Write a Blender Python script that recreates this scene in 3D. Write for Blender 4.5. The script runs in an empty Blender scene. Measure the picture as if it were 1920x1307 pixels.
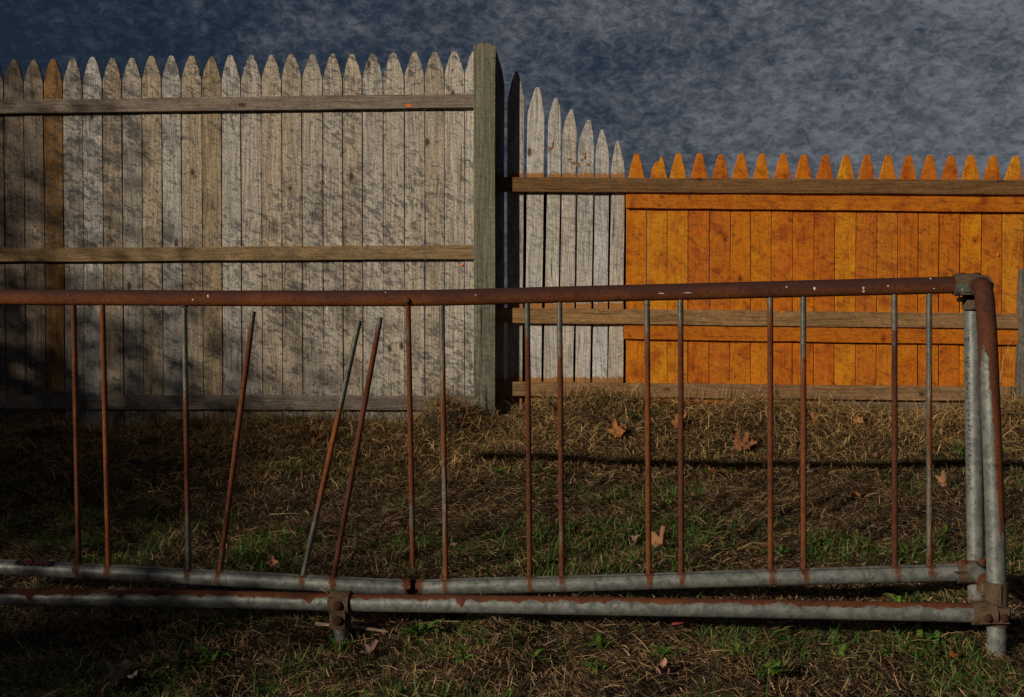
import bpy, bmesh, math, random
import numpy as np
from mathutils import Vector, Matrix, noise as mnoise

R = math.radians
random.seed(7)
rng = np.random.default_rng(11)
S = bpy.context.scene
COL = S.collection

# ------------------------------------------------------------------ camera
F = 2100.0                      # focal length in photo pixels (1920 wide)
PITCH = R(1.4)
CAM_Z = 0.80
cd = bpy.data.cameras.new('camera')
cam = bpy.data.objects.new('camera', cd)
COL.objects.link(cam)
cam.location = (0, 0, CAM_Z)
cam.rotation_euler = (R(90) - PITCH, 0, 0)
cd.sensor_width = 36.0
cd.lens = 36.0 * F / 1920.0
cd.clip_start = 0.05
cd.clip_end = 2000
S.camera = cam

# ------------------------------------------------------------------ light
SUN_AZ, SUN_EL = R(48), R(17.5)          # azimuth measured from straight behind the camera towards the left
sdir = Vector((-math.sin(SUN_AZ) * math.cos(SUN_EL), -math.cos(SUN_AZ) * math.cos(SUN_EL), math.sin(SUN_EL)))
sl = bpy.data.lights.new('sun', 'SUN')
sl.energy = 5.0
sl.angle = R(0.55)
sl.color = (1.0, 0.89, 0.74)
so = bpy.data.objects.new('sun', sl)
so.rotation_euler = sdir.to_track_quat('Z', 'Y').to_euler()
so.location = (-6, -6, 6)
COL.objects.link(so)

S.view_settings.view_transform = 'Standard'
S.view_settings.look = 'None'
S.view_settings.gamma = 1
S.view_settings.exposure = -0.55

W = bpy.data.worlds.new('World')
S.world = W
W.use_nodes = True
wn, wl = W.node_tree.nodes, W.node_tree.links
wn.clear()
out = wn.new('ShaderNodeOutputWorld')
bg = wn.new('ShaderNodeBackground')
sky = wn.new('ShaderNodeTexSky')
sky.sky_type = 'NISHITA'
sky.sun_disc = False
sky.sun_elevation = SUN_EL
sky.sun_rotation = math.atan2(sdir.x, sdir.y)
sky.air_density = 1.0
tc = wn.new('ShaderNodeTexCoord')

def wnoise(scale, detail, rough, dist=0.0, vec=None, sc3=None):
    n = wn.new('ShaderNodeTexNoise')
    n.inputs['Scale'].default_value = scale
    n.inputs['Detail'].default_value = detail
    n.inputs['Roughness'].default_value = rough
    n.inputs['Distortion'].default_value = dist
    if sc3 is not None:
        mp = wn.new('ShaderNodeMapping')
        mp.inputs['Scale'].default_value = sc3
        mp.inputs['Rotation'].default_value = (0, R(25), 0)
        wl.new(tc.outputs['Generated'], mp.inputs['Vector'])
        wl.new(mp.outputs[0], n.inputs['Vector'])
    else:
        wl.new(tc.outputs['Generated'], n.inputs['Vector'])
    return n.outputs['Fac']

def wmath(op, a, b=None, c=None, clamp=False):
    m = wn.new('ShaderNodeMath'); m.operation = op; m.use_clamp = clamp
    for i, v in enumerate((a, b, c)):
        if v is None: continue
        if isinstance(v, (int, float)): m.inputs[i].default_value = v
        else: wl.new(v, m.inputs[i])
    return m.outputs[0]

big = wnoise(4.6, 4, 0.55, 0.4, sc3=(1, 1, 2.0))
mid = wnoise(19, 6, 0.66, 0.5, sc3=(1, 1, 1.7))
fine = wnoise(95, 6, 0.74, 0.45, sc3=(1.0, 1.0, 1.7))
# clouds thicken towards the right hand side of the sky
sep = wn.new('ShaderNodeSeparateXYZ')
wl.new(tc.outputs['Generated'], sep.inputs[0])
side = wmath('MULTIPLY_ADD', sep.outputs['X'], 1.1, 0.05)
v = wmath('MULTIPLY_ADD', big, 1.0, -0.52)
v = wmath('ADD', v, side)
v = wmath('MULTIPLY_ADD', mid, 1.0, v)
v = wmath('MULTIPLY_ADD', fine, 1.7, v)
v = wmath('ADD', v, -0.98)
v = wmath('MULTIPLY_ADD', wmath('MINIMUM', wmath('ADD', sep.outputs['Y'], -0.35), 0.0), 1.1, v)   # clouds darkened away from the fence side to cut the fill light
ramp = wn.new('ShaderNodeValToRGB')
cr = ramp.color_ramp
cr.elements[0].position = 0.0; cr.elements[0].color = (0.012, 0.022, 0.044, 1)
cr.elements[1].position = 1.0; cr.elements[1].color = (0.20, 0.21, 0.24, 1)
e = cr.elements.new(0.3); e.color = (0.030, 0.044, 0.070, 1)
e = cr.elements.new(0.62); e.color = (0.094, 0.102, 0.124, 1)
wl.new(v, ramp.inputs['Fac'])
mixs = wn.new('ShaderNodeMix'); mixs.data_type = 'RGBA'; mixs.blend_type = 'ADD'
mixs.inputs['Factor'].default_value = 1.0
sc_ = wn.new('ShaderNodeVectorMath'); sc_.operation = 'SCALE'; sc_.inputs['Scale'].default_value = 0.025
wl.new(sky.outputs[0], sc_.inputs[0])
sc2 = wn.new('ShaderNodeVectorMath'); sc2.operation = 'SCALE'; sc2.inputs['Scale'].default_value = 10.0
wl.new(ramp.outputs['Color'], sc2.inputs[0])
wl.new(sc2.outputs[0], mixs.inputs['A'])
wl.new(sc_.outputs[0], mixs.inputs['B'])
wl.new(mixs.outputs['Result'], bg.inputs['Color'])
bg.inputs['Strength'].default_value = 0.10
wl.new(bg.outputs[0], out.inputs['Surface'])

# ------------------------------------------------------------------ helpers
_rot = cam.rotation_euler.to_matrix()

def at(px, py, Y):
    """world point on the line of sight through photo pixel (px, py) at depth Y"""
    d = _rot @ Vector(((px - 960.0) / F, -(py - 653.5) / F, -1.0))
    return Vector((0, 0, CAM_Z)) + d * (Y / d.y)

def tag(o, label=None, cat=None, group=None, kind=None):
    if label: o['label'] = label
    if cat: o['category'] = cat
    if group: o['group'] = group
    if kind: o['kind'] = kind
    return o

def link(name, me, mat, parent=None, smooth=False, angle=None):
    o = bpy.data.objects.new(name, me)
    COL.objects.link(o)
    if mat is not None:
        for m in (mat if isinstance(mat, (list, tuple)) else [mat]):
            me.materials.append(m)
    if parent is not None:
        o.parent = parent
    if smooth:
        me.polygons.foreach_set('use_smooth', [True] * len(me.polygons))
        if angle:
            me.set_sharp_from_angle(angle=angle)
    return o

def recenter(o):
    """move a parentless mesh's origin to the bottom centre of its bounds"""
    me = o.data
    co = np.empty(len(me.vertices) * 3, 'f'); me.vertices.foreach_get('co', co); co = co.reshape(-1, 3)
    c = (co.min(0) + co.max(0)) / 2; c[2] = co[:, 2].min()
    co -= c; me.vertices.foreach_set('co', co.ravel()); me.update()
    o.location = tuple(float(v) for v in c)
    return o

def empty(name, loc):
    o = bpy.data.objects.new(name, None)
    o.empty_display_size = 0.1
    o.location = loc
    COL.objects.link(o)
    return o

def mesh_from(verts, faces, name='m'):
    me = bpy.data.meshes.new(name)
    me.from_pydata([tuple(v) for v in verts], [], faces)
    me.update()
    return me

def fattr(me, name, vals):
    a = me.attributes.new(name, 'FLOAT', 'POINT')
    a.data.foreach_set('value', np.asarray(vals, 'f'))

def cattr(me, name, vals):
    a = me.attributes.new(name, 'FLOAT_COLOR', 'POINT')
    a.data.foreach_set('color', np.asarray(vals, 'f').ravel())

# ------------------------------------------------------------------ materials
class NT:
    def __init__(s, name):
        s.m = bpy.data.materials.new(name); s.m.use_nodes = True
        s.n, s.l = s.m.node_tree.nodes, s.m.node_tree.links
        s.n.clear()
        s.out = s.n.new('ShaderNodeOutputMaterial')
        s.b = s.n.new('ShaderNodeBsdfPrincipled')
        s.l.new(s.b.outputs[0], s.out.inputs[0])
        s.b.inputs['Specular IOR Level'].default_value = 0.12
        s.tc = s.n.new('ShaderNodeTexCoord')
    def put(s, sock, v):
        if isinstance(v, bpy.types.NodeSocket): s.l.new(v, sock)
        elif isinstance(v, (tuple, list)) and len(v) == 3 and sock.type == 'RGBA': sock.default_value = (*v, 1)
        else: sock.default_value = v
    def math(s, op, a, b=None, c=None, clamp=False):
        m = s.n.new('ShaderNodeMath'); m.operation = op; m.use_clamp = clamp
        for i, v in enumerate((a, b, c)):
            if v is not None: s.put(m.inputs[i], v)
        return m.outputs[0]
    def map(s, vec, scale=(1, 1, 1), rot=(0, 0, 0), loc=(0, 0, 0)):
        m = s.n.new('ShaderNodeMapping')
        m.inputs['Scale'].default_value = scale; m.inputs['Rotation'].default_value = rot
        m.inputs['Location'].default_value = loc
        s.l.new(vec, m.inputs['Vector']); return m.outputs[0]
    def noise(s, vec, scale, detail=4, rough=0.55, dist=0.0, color=False):
        n = s.n.new('ShaderNodeTexNoise')
        n.inputs['Scale'].default_value = scale; n.inputs['Detail'].default_value = detail
        n.inputs['Roughness'].default_value = rough; n.inputs['Distortion'].default_value = dist
        s.l.new(vec, n.inputs['Vector'])
        return n.outputs['Color' if color else 'Fac']
    def vor(s, vec, scale, feature='F1', rand=1.0):
        n = s.n.new('ShaderNodeTexVoronoi'); n.feature = feature
        n.inputs['Scale'].default_value = scale; n.inputs['Randomness'].default_value = rand
        s.l.new(vec, n.inputs['Vector']); return n
    def ramp(s, fac, stops, interp='LINEAR'):
        r = s.n.new('ShaderNodeValToRGB'); r.color_ramp.interpolation = interp
        el = r.color_ramp.elements
        while len(el) < len(stops): el.new(0.5)
        for e, (p, c) in zip(el, stops):
            e.position = p; e.color = (*c, 1) if len(c) == 3 else c
        s.put(r.inputs[0], fac); return r.outputs[0]
    def step(s, v, lo, hi):
        m = s.n.new('ShaderNodeMapRange'); m.interpolation_type = 'SMOOTHSTEP'
        m.inputs['From Min'].default_value = lo; m.inputs['From Max'].default_value = hi
        s.put(m.inputs['Value'], v); return m.outputs[0]
    def mix(s, f, a, b, mode='MIX'):
        m = s.n.new('ShaderNodeMix'); m.data_type = 'RGBA'; m.blend_type = mode
        s.put(m.inputs['Factor'], f); s.put(m.inputs['A'], a); s.put(m.inputs['B'], b)
        return m.outputs['Result']
    def attr(s, name):
        a = s.n.new('ShaderNodeAttribute'); a.attribute_name = name; return a
    def vadd(s, a, b):
        m = s.n.new('ShaderNodeVectorMath'); m.operation = 'ADD'
        s.put(m.inputs[0], a); s.put(m.inputs[1], b); return m.outputs[0]
    def bump(s, h, strength=0.3, dist=0.002):
        b = s.n.new('ShaderNodeBump'); b.inputs['Strength'].default_value = strength
        b.inputs['Distance'].default_value = dist
        s.put(b.inputs['Height'], h); s.l.new(b.outputs[0], s.b.inputs['Normal'])

def wood_material(name, horizontal=False, mottle=0.8, mottle_col=(0.055, 0.062, 0.066), paint=False, knots=True,
                  crack=0.6, fibre=1.0, wobble=0.035):
    t = NT(name)
    P = t.tc.outputs['Object']
    tint = t.attr('tint'); seed = t.attr('seed')
    comb = t.n.new('ShaderNodeCombineXYZ')
    t.put(comb.inputs[0], t.math('MULTIPLY', seed.outputs['Fac'], 13.7))
    t.put(comb.inputs[1], t.math('MULTIPLY', seed.outputs['Fac'], 7.3))
    t.put(comb.inputs[2], t.math('MULTIPLY', seed.outputs['Fac'], 29.1))
    PS = t.vadd(P, comb.outputs[0])
    gs = (5, 60, 170) if horizontal else (170, 60, 5)
    wob = t.noise(t.map(PS, (2, 2, 2)), 2.2, 2, color=True)
    wv = t.n.new('ShaderNodeVectorMath'); wv.operation = 'SCALE'; wv.inputs['Scale'].default_value = wobble
    t.put(wv.inputs[0], wob)
    PW = t.vadd(PS, wv.outputs[0])
    grain = t.noise(t.map(PW, gs), 1.0, 5, 0.6)
    gs2 = tuple(g * 0.28 for g in gs)
    grain2 = t.noise(t.map(PW, gs2), 1.0, 4, 0.6, 0.8)
    big = t.noise(t.map(PS, (2.5, 2.5, 9) if horizontal is True else (9, 2.5, 2.5)), 1.0, 3)
    col = tint.outputs['Color']
    col = t.mix(t.ramp(grain, [(0.33, (1, 1, 1)), (0.62, (0, 0, 0))]), col, t.mix(1.0, col, (0.50, 0.47, 0.44), 'MULTIPLY'))
    col = t.mix(t.math('MULTIPLY', t.step(grain2, 0.47, 0.74), 0.55), col, t.mix(1.0, col, (0.60, 0.52, 0.44), 'MULTIPLY'))
    col = t.mix(t.math('MULTIPLY', t.step(big, 0.38, 0.72), 0.45), col, t.mix(1.0, col, (1.32, 1.28, 1.2), 'MULTIPLY'))
    h = t.math('MULTIPLY', grain, 1.0)
    # fine cracks along the grain
    ck = t.noise(t.map(PW, tuple(g * 0.6 for g in gs), loc=(4, 4, 4)), 1.0, 2, 0.4)
    ckm = t.math('MULTIPLY', t.step(ck, 0.70, 0.76), crack)
    col = t.mix(ckm, col, (0.03, 0.022, 0.018))
    h = t.math('SUBTRACT', h, ckm)
    if knots:
        kv = t.vor(t.map(PS, (3.2, 1.0, 1.7) if not horizontal else (1.7, 1, 3.2)), 2.4)
        kd = t.math('ADD', kv.outputs['Distance'], t.math('MULTIPLY_ADD', t.noise(PS, 60, 2), 0.05, -0.025))
        km = t.step(kd, 0.085, 0.05)
        km2 = t.math('MULTIPLY', t.step(kd, 0.16, 0.06), 0.4)
        col = t.mix(km2, col, t.mix(1.0, col, (0.6, 0.42, 0.28), 'MULTIPLY'))
        col = t.mix(t.math('MULTIPLY', km, 0.85), col, (0.045, 0.026, 0.016))
    # felted weathering: short curved smudges lying over the boards
    m1 = t.noise(t.map(t.map(P, rot=(0, R(-32), 0)), (1.0, 1.0, 2.1)), 21, 5, 0.62, 0.8)
    m2 = t.noise(t.map(t.map(P, rot=(0, R(-20), 0)), (1.0, 1.0, 1.6)), 85, 4, 0.62, 1.1)
    mreg = t.step(t.noise(P, 1.3, 2), 0.36, 0.60)
    m1b = t.math('ADD', t.math('MULTIPLY_ADD', mreg, 0.10, m1), t.math('MULTIPLY_ADD', m2, 0.22, -0.11))
    mm = t.math('MULTIPLY', t.step(m1b, 0.53, 0.70), mottle)
    col = t.mix(t.math('MULTIPLY', mm, 0.70), col, mottle_col)
    mm2 = t.math('MULTIPLY', t.step(m2, 0.48, 0.66), 0.72 * min(1.0, mottle + 0.15))
    col = t.mix(mm2, col, t.mix(1.0, col, (0.42, 0.40, 0.40), 'MULTIPLY'))
    lt = t.math('MULTIPLY', t.step(m2, 0.45, 0.34), 0.60 * fibre)
    col = t.mix(lt, col, t.mix(1.0, col, (1.5, 1.45, 1.38), 'MULTIPLY'))
    if paint:
        # orange stain slopped on the bare pickets next to the rails
        sx = t.n.new('ShaderNodeSeparateXYZ'); t.l.new(P, sx.inputs[0])
        rough_edge = t.math('MULTIPLY_ADD', t.noise(t.map(P, (60, 60, 25)), 1.0, 3, 0.7), 0.045, -0.022)
        zz = t.math('ADD', sx.outputs['Z'], rough_edge)
        acc = None
        for lo, hi in paint:
            a = t.math('MULTIPLY', t.step(zz, lo - 0.004, lo + 0.002), t.step(zz, hi + 0.004, hi - 0.002))
            acc = a if acc is None else t.math('MAXIMUM', acc, a)
        col = t.mix(t.math('MULTIPLY', acc, 0.9), col, t.mix(grain2, (0.26, 0.10, 0.018), (0.42, 0.17, 0.03)))
    t.put(t.b.inputs['Base Color'], col)
    t.b.inputs['Roughness'].default_value = 0.85
    t.bump(t.math('MULTIPLY_ADD', m2, 0.5, h), 0.8, 0.0035)
    return t.m

def stain_material(name, horizontal=False):
    """orange wood stain, blotchy, grain showing through"""
    t = NT(name)
    P = t.tc.outputs['Object']
    tint = t.attr('tint'); seed = t.attr('seed')
    comb = t.n.new('ShaderNodeCombineXYZ')
    for i, k in enumerate((9.1, 4.4, 17.9)):
        t.put(comb.inputs[i], t.math('MULTIPLY', seed.outputs['Fac'], k))
    PS = t.vadd(P, comb.outputs[0])
    gs = (4, 60, 120) if horizontal else (120, 60, 4)
    wob = t.noise(PS, 4, 2, color=True)
    wv = t.n.new('ShaderNodeVectorMath'); wv.operation = 'SCALE'; wv.inputs['Scale'].default_value = 0.05
    t.put(wv.inputs[0], wob)
    PW = t.vadd(PS, wv.outputs[0])
    grain = t.noise(t.map(PW, gs), 1.0, 4, 0.6)
    bl = t.noise(PS, 11, 5, 0.65, 0.7)
    col = tint.outputs['Color']
    col = t.mix(t.math('MULTIPLY', t.step(bl, 0.47, 0.70), 0.75), col, t.mix(1.0, col, (0.56, 0.36, 0.9), 'MULTIPLY'))
    col = t.mix(t.math('MULTIPLY', t.step(bl, 0.46, 0.3), 0.65), col, t.mix(1.0, col, (1.18, 1.55, 0.9), 'MULTIPLY'))
    col = t.mix(t.math('MULTIPLY', t.step(grain, 0.48, 0.68), 0.55), col, t.mix(1.0, col, (0.60, 0.45, 0.4), 'MULTIPLY'))
    kv = t.vor(t.map(PS, (3.0, 1.0, 1.8)), 2.6)
    kd = t.math('ADD', kv.outputs['Distance'], t.math('MULTIPLY_ADD', t.noise(PS, 60, 2), 0.06, -0.03))
    col = t.mix(t.math('MULTIPLY', t.step(kd, 0.15, 0.05), 0.7), col, t.mix(1.0, col, (0.55, 0.3, 0.3), 'MULTIPLY'))
    col = t.mix(t.math('MULTIPLY', t.step(kd, 0.06, 0.035), 0.85), col, (0.05, 0.02, 0.01))
    m1 = t.noise(t.map(t.map(P, rot=(0, R(-30), 0)), (1.0, 1.0, 2.0)), 27, 5, 0.62, 0.9)
    col = t.mix(t.math('MULTIPLY', t.step(m1, 0.50, 0.72), 0.62), col, (0.055, 0.024, 0.012))
    m2 = t.noise(t.map(P, (1.0, 1.0, 1.6)), 85, 4, 0.6, 1.2)
    col = t.mix(t.math('MULTIPLY', t.step(m2, 0.48, 0.66), 0.6), col, t.mix(1.0, col, (0.45, 0.38, 0.4), 'MULTIPLY'))
    t.put(t.b.inputs['Base Color'], col)
    t.b.inputs['Roughness'].default_value = 0.7
    t.bump(t.math('MULTIPLY_ADD', m2, 0.6, grain), 0.45, 0.0025)
    return t.m

def metal_material(name, rust_dark=(0.055, 0.022, 0.016), rust_mid=(0.15, 0.048, 0.018), rust_hot=(0.31, 0.10, 0.022),
                   galv=(0.225, 0.23, 0.21), soft=1.0):
    t = NT(name)
    P = t.tc.outputs['Object']
    rust = t.attr('rust').outputs['Fac']; hot = t.attr('hot').outputs['Fac']; seam = t.attr('seam').outputs['Fac']
    n1 = t.noise(P, 55, 5, 0.65, 0.4)
    n2 = t.noise(P, 190, 3, 0.6)
    n3 = t.noise(P, 38, 5, 0.68, 0.5)
    v = t.math('ADD', rust, t.math('MULTIPLY_ADD', n1, 1.3, -0.65))
    v = t.math('ADD', v, t.math('MULTIPLY_ADD', n3, 1.0, -0.5))
    mask = t.step(v, -0.05 - .3 * (soft - 1), 0.07 + .3 * (soft - 1))
    edge = t.math('MULTIPLY', t.step(v, -0.30, -0.02), 0.45)
    g = t.mix(t.step(n3, 0.38, 0.62), t.mix(1.0, (*galv,), (0.58, 0.60, 0.60), 'MULTIPLY'), (*galv,))
    g = t.mix(t.math('MULTIPLY', t.step(n1, 0.52, 0.66), 0.55), g, (0.05, 0.054, 0.053))
    g = t.mix(t.math('MULTIPLY', t.step(n2, 0.6, 0.72), 0.5), g, (0.30, 0.31, 0.30))
    g = t.mix(edge, g, (0.15, 0.095, 0.05))
    hv = t.math('ADD', hot, t.math('MULTIPLY_ADD', n1, 1.3, -0.65))
    hv = t.math('ADD', hv, t.math('MULTIPLY_ADD', t.noise(P, 7, 3, 0.6), 0.9, -0.42))
    hv = t.math('ADD', hv, t.math('MULTIPLY_ADD', n2, 0.4, -0.2))
    r = t.ramp(hv, [(0.0, rust_dark), (0.5, rust_mid), (1.0, rust_hot)])
    sp = t.noise(P, 420, 2, 0.5)
    r = t.mix(t.math('MULTIPLY', t.step(sp, 0.55, 0.68), 0.55), r, t.mix(1.0, r, (0.4, 0.38, 0.38), 'MULTIPLY'))
    r = t.mix(t.math('MULTIPLY', t.step(n1, 0.54, 0.64), 0.65), r, (0.026, 0.014, 0.012))
    r = t.mix(t.math('MULTIPLY', t.step(n2, 0.42, 0.33), 0.5), r, t.mix(1.0, r, (1.7, 1.6, 1.5), 'MULTIPLY'))
    col = t.mix(mask, g, r)
    # old mill seam along the pipe
    col = t.mix(t.math('MULTIPLY', seam, 0.85), col, (0.02, 0.02, 0.02))
    t.put(t.b.inputs['Base Color'], col)
    t.put(t.b.inputs['Metallic'], t.math('MULTIPLY_ADD', mask, -0.35, 0.35))
    t.put(t.b.inputs['Roughness'], t.math('MULTIPLY_ADD', mask, 0.32, 0.48))
    hh = t.math('ADD', t.math('MULTIPLY', mask, 0.5), t.math('MULTIPLY', t.math('ADD', n2, sp), t.math('MULTIPLY_ADD', mask, 0.6, 0.15)))
    t.bump(hh, 0.7, 0.002)
    return t.m

def plain(name, col, rough=0.8, var=0.3, scale=60, metallic=0.0, trans=0.0):
    t = NT(name)
    n = t.noise(t.tc.outputs['Object'], scale, 4, 0.6, 0.5)
    c = t.mix(t.step(n, 0.35, 0.65), tuple(x * (1 - var) for x in col), tuple(min(1, x * (1 + var)) for x in col))
    t.put(t.b.inputs['Base Color'], c)
    t.b.inputs['Roughness'].default_value = rough
    t.b.inputs['Metallic'].default_value = metallic
    t.bump(n, 0.3, 0.001)
    return t.m

def leaf_material(name):
    t = NT(name)
    c = t.attr('tint').outputs['Color']
    n = t.noise(t.tc.outputs['Object'], 70, 4, 0.6)
    vein = t.attr('vein').outputs['Fac']
    c2 = t.mix(t.math('MULTIPLY', t.step(n, 0.45, 0.65), 0.55), c, t.mix(1.0, c, (0.5, 0.42, 0.4), 'MULTIPLY'))
    c2 = t.mix(t.math('MULTIPLY', vein, 0.4), c2, t.mix(1.0, c2, (1.5, 1.4, 1.2), 'MULTIPLY'))
    t.put(t.b.inputs['Base Color'], c2)
    t.b.inputs['Roughness'].default_value = 0.7
    t.bump(n, 0.4, 0.001)
    return t.m

def blade_material(name, rough=0.75, transl=0.15):
    t = NT(name)
    c = t.attr('tint').outputs['Color']
    t.put(t.b.inputs['Base Color'], c)
    t.b.inputs['Roughness'].default_value = rough
    t.b.inputs['Specular IOR Level'].default_value = 0.1
    tr = t.n.new('ShaderNodeBsdfTranslucent'); t.l.new(c, tr.inputs[0])
    ms = t.n.new('ShaderNodeMixShader'); ms.inputs[0].default_value = transl
    t.l.new(t.b.outputs[0], ms.inputs[1]); t.l.new(tr.outputs[0], ms.inputs[2])
    t.l.new(ms.outputs[0], t.out.inputs[0])
    return t.m

# ------------------------------------------------------------------ ground height
PROF = [(-200, .055), (1.0, .05), (2.2, .04), (2.55, .040), (3.0, .08), (3.5, .13), (4.0, .205), (4.3, .275), (4.6, .340), (4.9, .392), (5.2, .41), (6, .44), (12, .3), (400, .3)]
PX = np.array([p[0] for p in PROF]); PZ = np.array([p[1] for p in PROF])

def vnoise(x, y, s, seed=0):
    """cheap smooth value noise for arrays"""
    x = np.asarray(x) / s + seed * 17.13; y = np.asarray(y) / s + seed * 5.71
    xi, yi = np.floor(x), np.floor(y); xf, yf = x - xi, y - yi
    def hsh(a, b):
        v = np.sin(a * 127.1 + b * 311.7 + seed * 74.7) * 43758.5453
        return v - np.floor(v)
    u, w = xf * xf * (3 - 2 * xf), yf * yf * (3 - 2 * yf)
    return (hsh(xi, yi) * (1 - u) + hsh(xi + 1, yi) * u) * (1 - w) + (hsh(xi, yi + 1) * (1 - u) + hsh(xi + 1, yi + 1) * u) * w

def ground(x, y):
    x = np.asarray(x, 'f8'); y = np.asarray(y, 'f8')
    z = np.interp(y, PX, PZ)
    z = z - 0.030 * np.clip(1.0 - x, -3, 4)
    near = np.clip((14 - np.abs(x)) / 6, 0, 1)
    # hay bank piled against the low fence, hummocks elsewhere
    b = lambda cx, cy, sx, sy, h: h * np.exp(-((x - cx) / sx) ** 2 - ((y - cy) / sy) ** 2)
    z = z + b(0.36, 4.76, .34, .26, .115) + b(0.98, 4.75, .30, .26, .060) + b(-0.28, 4.76, .13, .20, .11) \
          + b(1.45, 4.6, .3, .3, .02) - b(1.75, 4.85, .16, .16, .045) + b(2.1, 4.7, .3, .3, .02) \
          + b(-2.0, 4.75, .35, .2, .05) + b(-1.2, 4.7, .3, .3, .02) - b(-0.08, 4.86, .10, .12, .05)
    z = z + near * ((vnoise(x, y, 0.45, 1) - .5) * 0.045 + (vnoise(x, y, 0.13, 2) - .5) * 0.042 + (vnoise(x, y, 0.05, 3) - .5) * 0.012)
    return z

def gz(x, y): return float(ground(x, y))

def build_ground():
    xs = np.concatenate([[-600, -200, -60, -25, -12, -7], np.arange(-4.5, 4.51, 0.045), [7, 12, 25, 60, 200, 600]])
    ys = np.concatenate([[-300, -100, -30, -10, -4, -1, 0.5], np.arange(1.4, 5.61, 0.045), [6, 7, 9, 14, 30, 80, 200, 900]])
    X, Y = np.meshgrid(xs, ys)
    Z = ground(X, Y)
    v = np.stack([X, Y, Z], -1).reshape(-1, 3)
    nx = len(xs)
    idx = np.arange(len(v)).reshape(len(ys), nx)
    f = np.stack([idx[:-1, :-1], idx[:-1, 1:], idx[1:, 1:], idx[1:, :-1]], -1).reshape(-1, 4)
    me = mesh_from(v.tolist(), f.tolist(), 'ground')
    t = NT('soil and thatch')
    P = t.tc.outputs['Object']
    n1 = t.noise(P, 9, 5, 0.65); n2 = t.noise(P, 90, 5, 0.7, 0.8)
    c = t.ramp(n2, [(0.3, (0.012, 0.009, 0.006)), (0.5, (0.035, 0.025, 0.015)), (0.7, (0.085, 0.060, 0.033))])
    c = t.mix(t.math('MULTIPLY', t.step(n1, 0.5, 0.68), 0.5), c, (0.025, 0.035, 0.012))
    t.put(t.b.inputs['Base Color'], c); t.b.inputs['Roughness'].default_value = 0.95
    t.bump(n2, 0.8, 0.012)
    o = link('ground', me, t.m, smooth=True)
    tag(o, 'rough sloping ground of dark soil and thatch rising to the fences', kind='structure')
build_ground()

# ------------------------------------------------------------------ fences
M_weath = wood_material('weathered boards', mottle=0.95, mottle_col=(0.045, 0.054, 0.060))
M_rail = wood_material('weathered rail', True, mottle=0.42, mottle_col=(0.06, 0.05, 0.04))
M_post = wood_material('mossy post wood', mottle=0.6, mottle_col=(0.05, 0.055, 0.03), knots=False, crack=1.0, wobble=0.008)
M_stain = stain_material('orange stained boards')
M_stainr = stain_material('orange stained rail', True)

YL0, YL1 = 5.075, 4.955        # picket plane of the tall fence at px 5 and px 888
def YL(px): return 1 / (1 / YL0 + (px - 5) / 883.0 * (1 / YL1 - 1 / YL0))
YRt = 4.965                     # picket plane of the low fence
RAIL_D = 0.026

def prism(outline, Yf, depth, mat, name, parent, tint, seed, jitter=0.0, yoff=0.0, org=None, subdiv=True):
    """outline: list of (px, py) clockwise in the photo, front face at depth Yf(px) or constant, real thickness behind"""
    fy = Yf if callable(Yf) else (lambda px: Yf)
    org = org or Vector((0, 0, 0))
    fr = [at(px, py, fy(px) + yoff) - org for px, py in outline]
    bk = [p + Vector((0, depth, 0)) for p in fr]
    n = len(fr)
    bm = bmesh.new()
    vf = [bm.verts.new(p) for p in fr]; vb = [bm.verts.new(p) for p in bk]
    bm.faces.new(vf); bm.faces.new(vb[::-1])
    for i in range(n):
        j = (i + 1) % n
        bm.faces.new((vf[j], vf[i], vb[i], vb[j]))
    bmesh.ops.recalc_face_normals(bm, faces=bm.faces)
    bmesh.ops.bevel(bm, geom=[e for e in bm.edges if all(v in vf for v in e.verts) and len(e.link_faces) == 2],
                    offset=0.0012, segments=1, affect='EDGES', clamp_overlap=True)
    me = bpy.data.meshes.new(name); bm.to_mesh(me); bm.free()
    cattr(me, 'tint', [(*tint, 1)] * len(me.vertices)); fattr(me, 'seed', [seed] * len(me.vertices))
    o = link(name, me, mat, parent)
    return o

def picket_outline(xl, xr, xt0, xt1, yt, ysh, yb, xlb=None, xrb=None, bulge=0.24, rough=1.3, n=6):
    xlb = xl if xlb is None else xlb; xrb = xr if xrb is None else xrb
    J = lambda a: random.uniform(-a, a) * rough
    pts = [(xlb, yb)]
    for k in range(1, 5):
        t = k / 5; pts.append((xlb + (xl - xlb) * t + J(0.45), yb + (ysh - yb) * t))
    pts.append((xl, ysh))
    for k in range(1, n):
        t = k / n; w = math.sin(t * math.pi) * bulge * (xt0 - xl) * 0.45
        pts.append((xl + (xt0 - xl) * t - w + J(0.4), ysh + (yt - ysh) * t))
    pts += [(xt0, yt + 0.6), (xt0 + (xt1 - xt0) * .4, yt - 0.8), (xt1, yt + 0.4)]
    for k in range(1, n):
        t = 1 - k / n; w = math.sin(t * math.pi) * bulge * (xr - xt1) * 0.45
        pts.append((xr + (xt1 - xr) * t + w + J(0.4), ysh + (yt - ysh) * t))
    pts.append((xr, ysh))
    for k in range(4, 0, -1):
        t = k / 5; pts.append((xrb + (xr - xrb) * t + J(0.45), yb + (ysh - yb) * t))
    pts.append((xrb, yb))
    return pts

def lerp(a, b, t): return a + (b - a) * t

def shade(c, lo, hi):
    k = random.uniform(lo, hi); return tuple(q * k for q in c)

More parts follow.
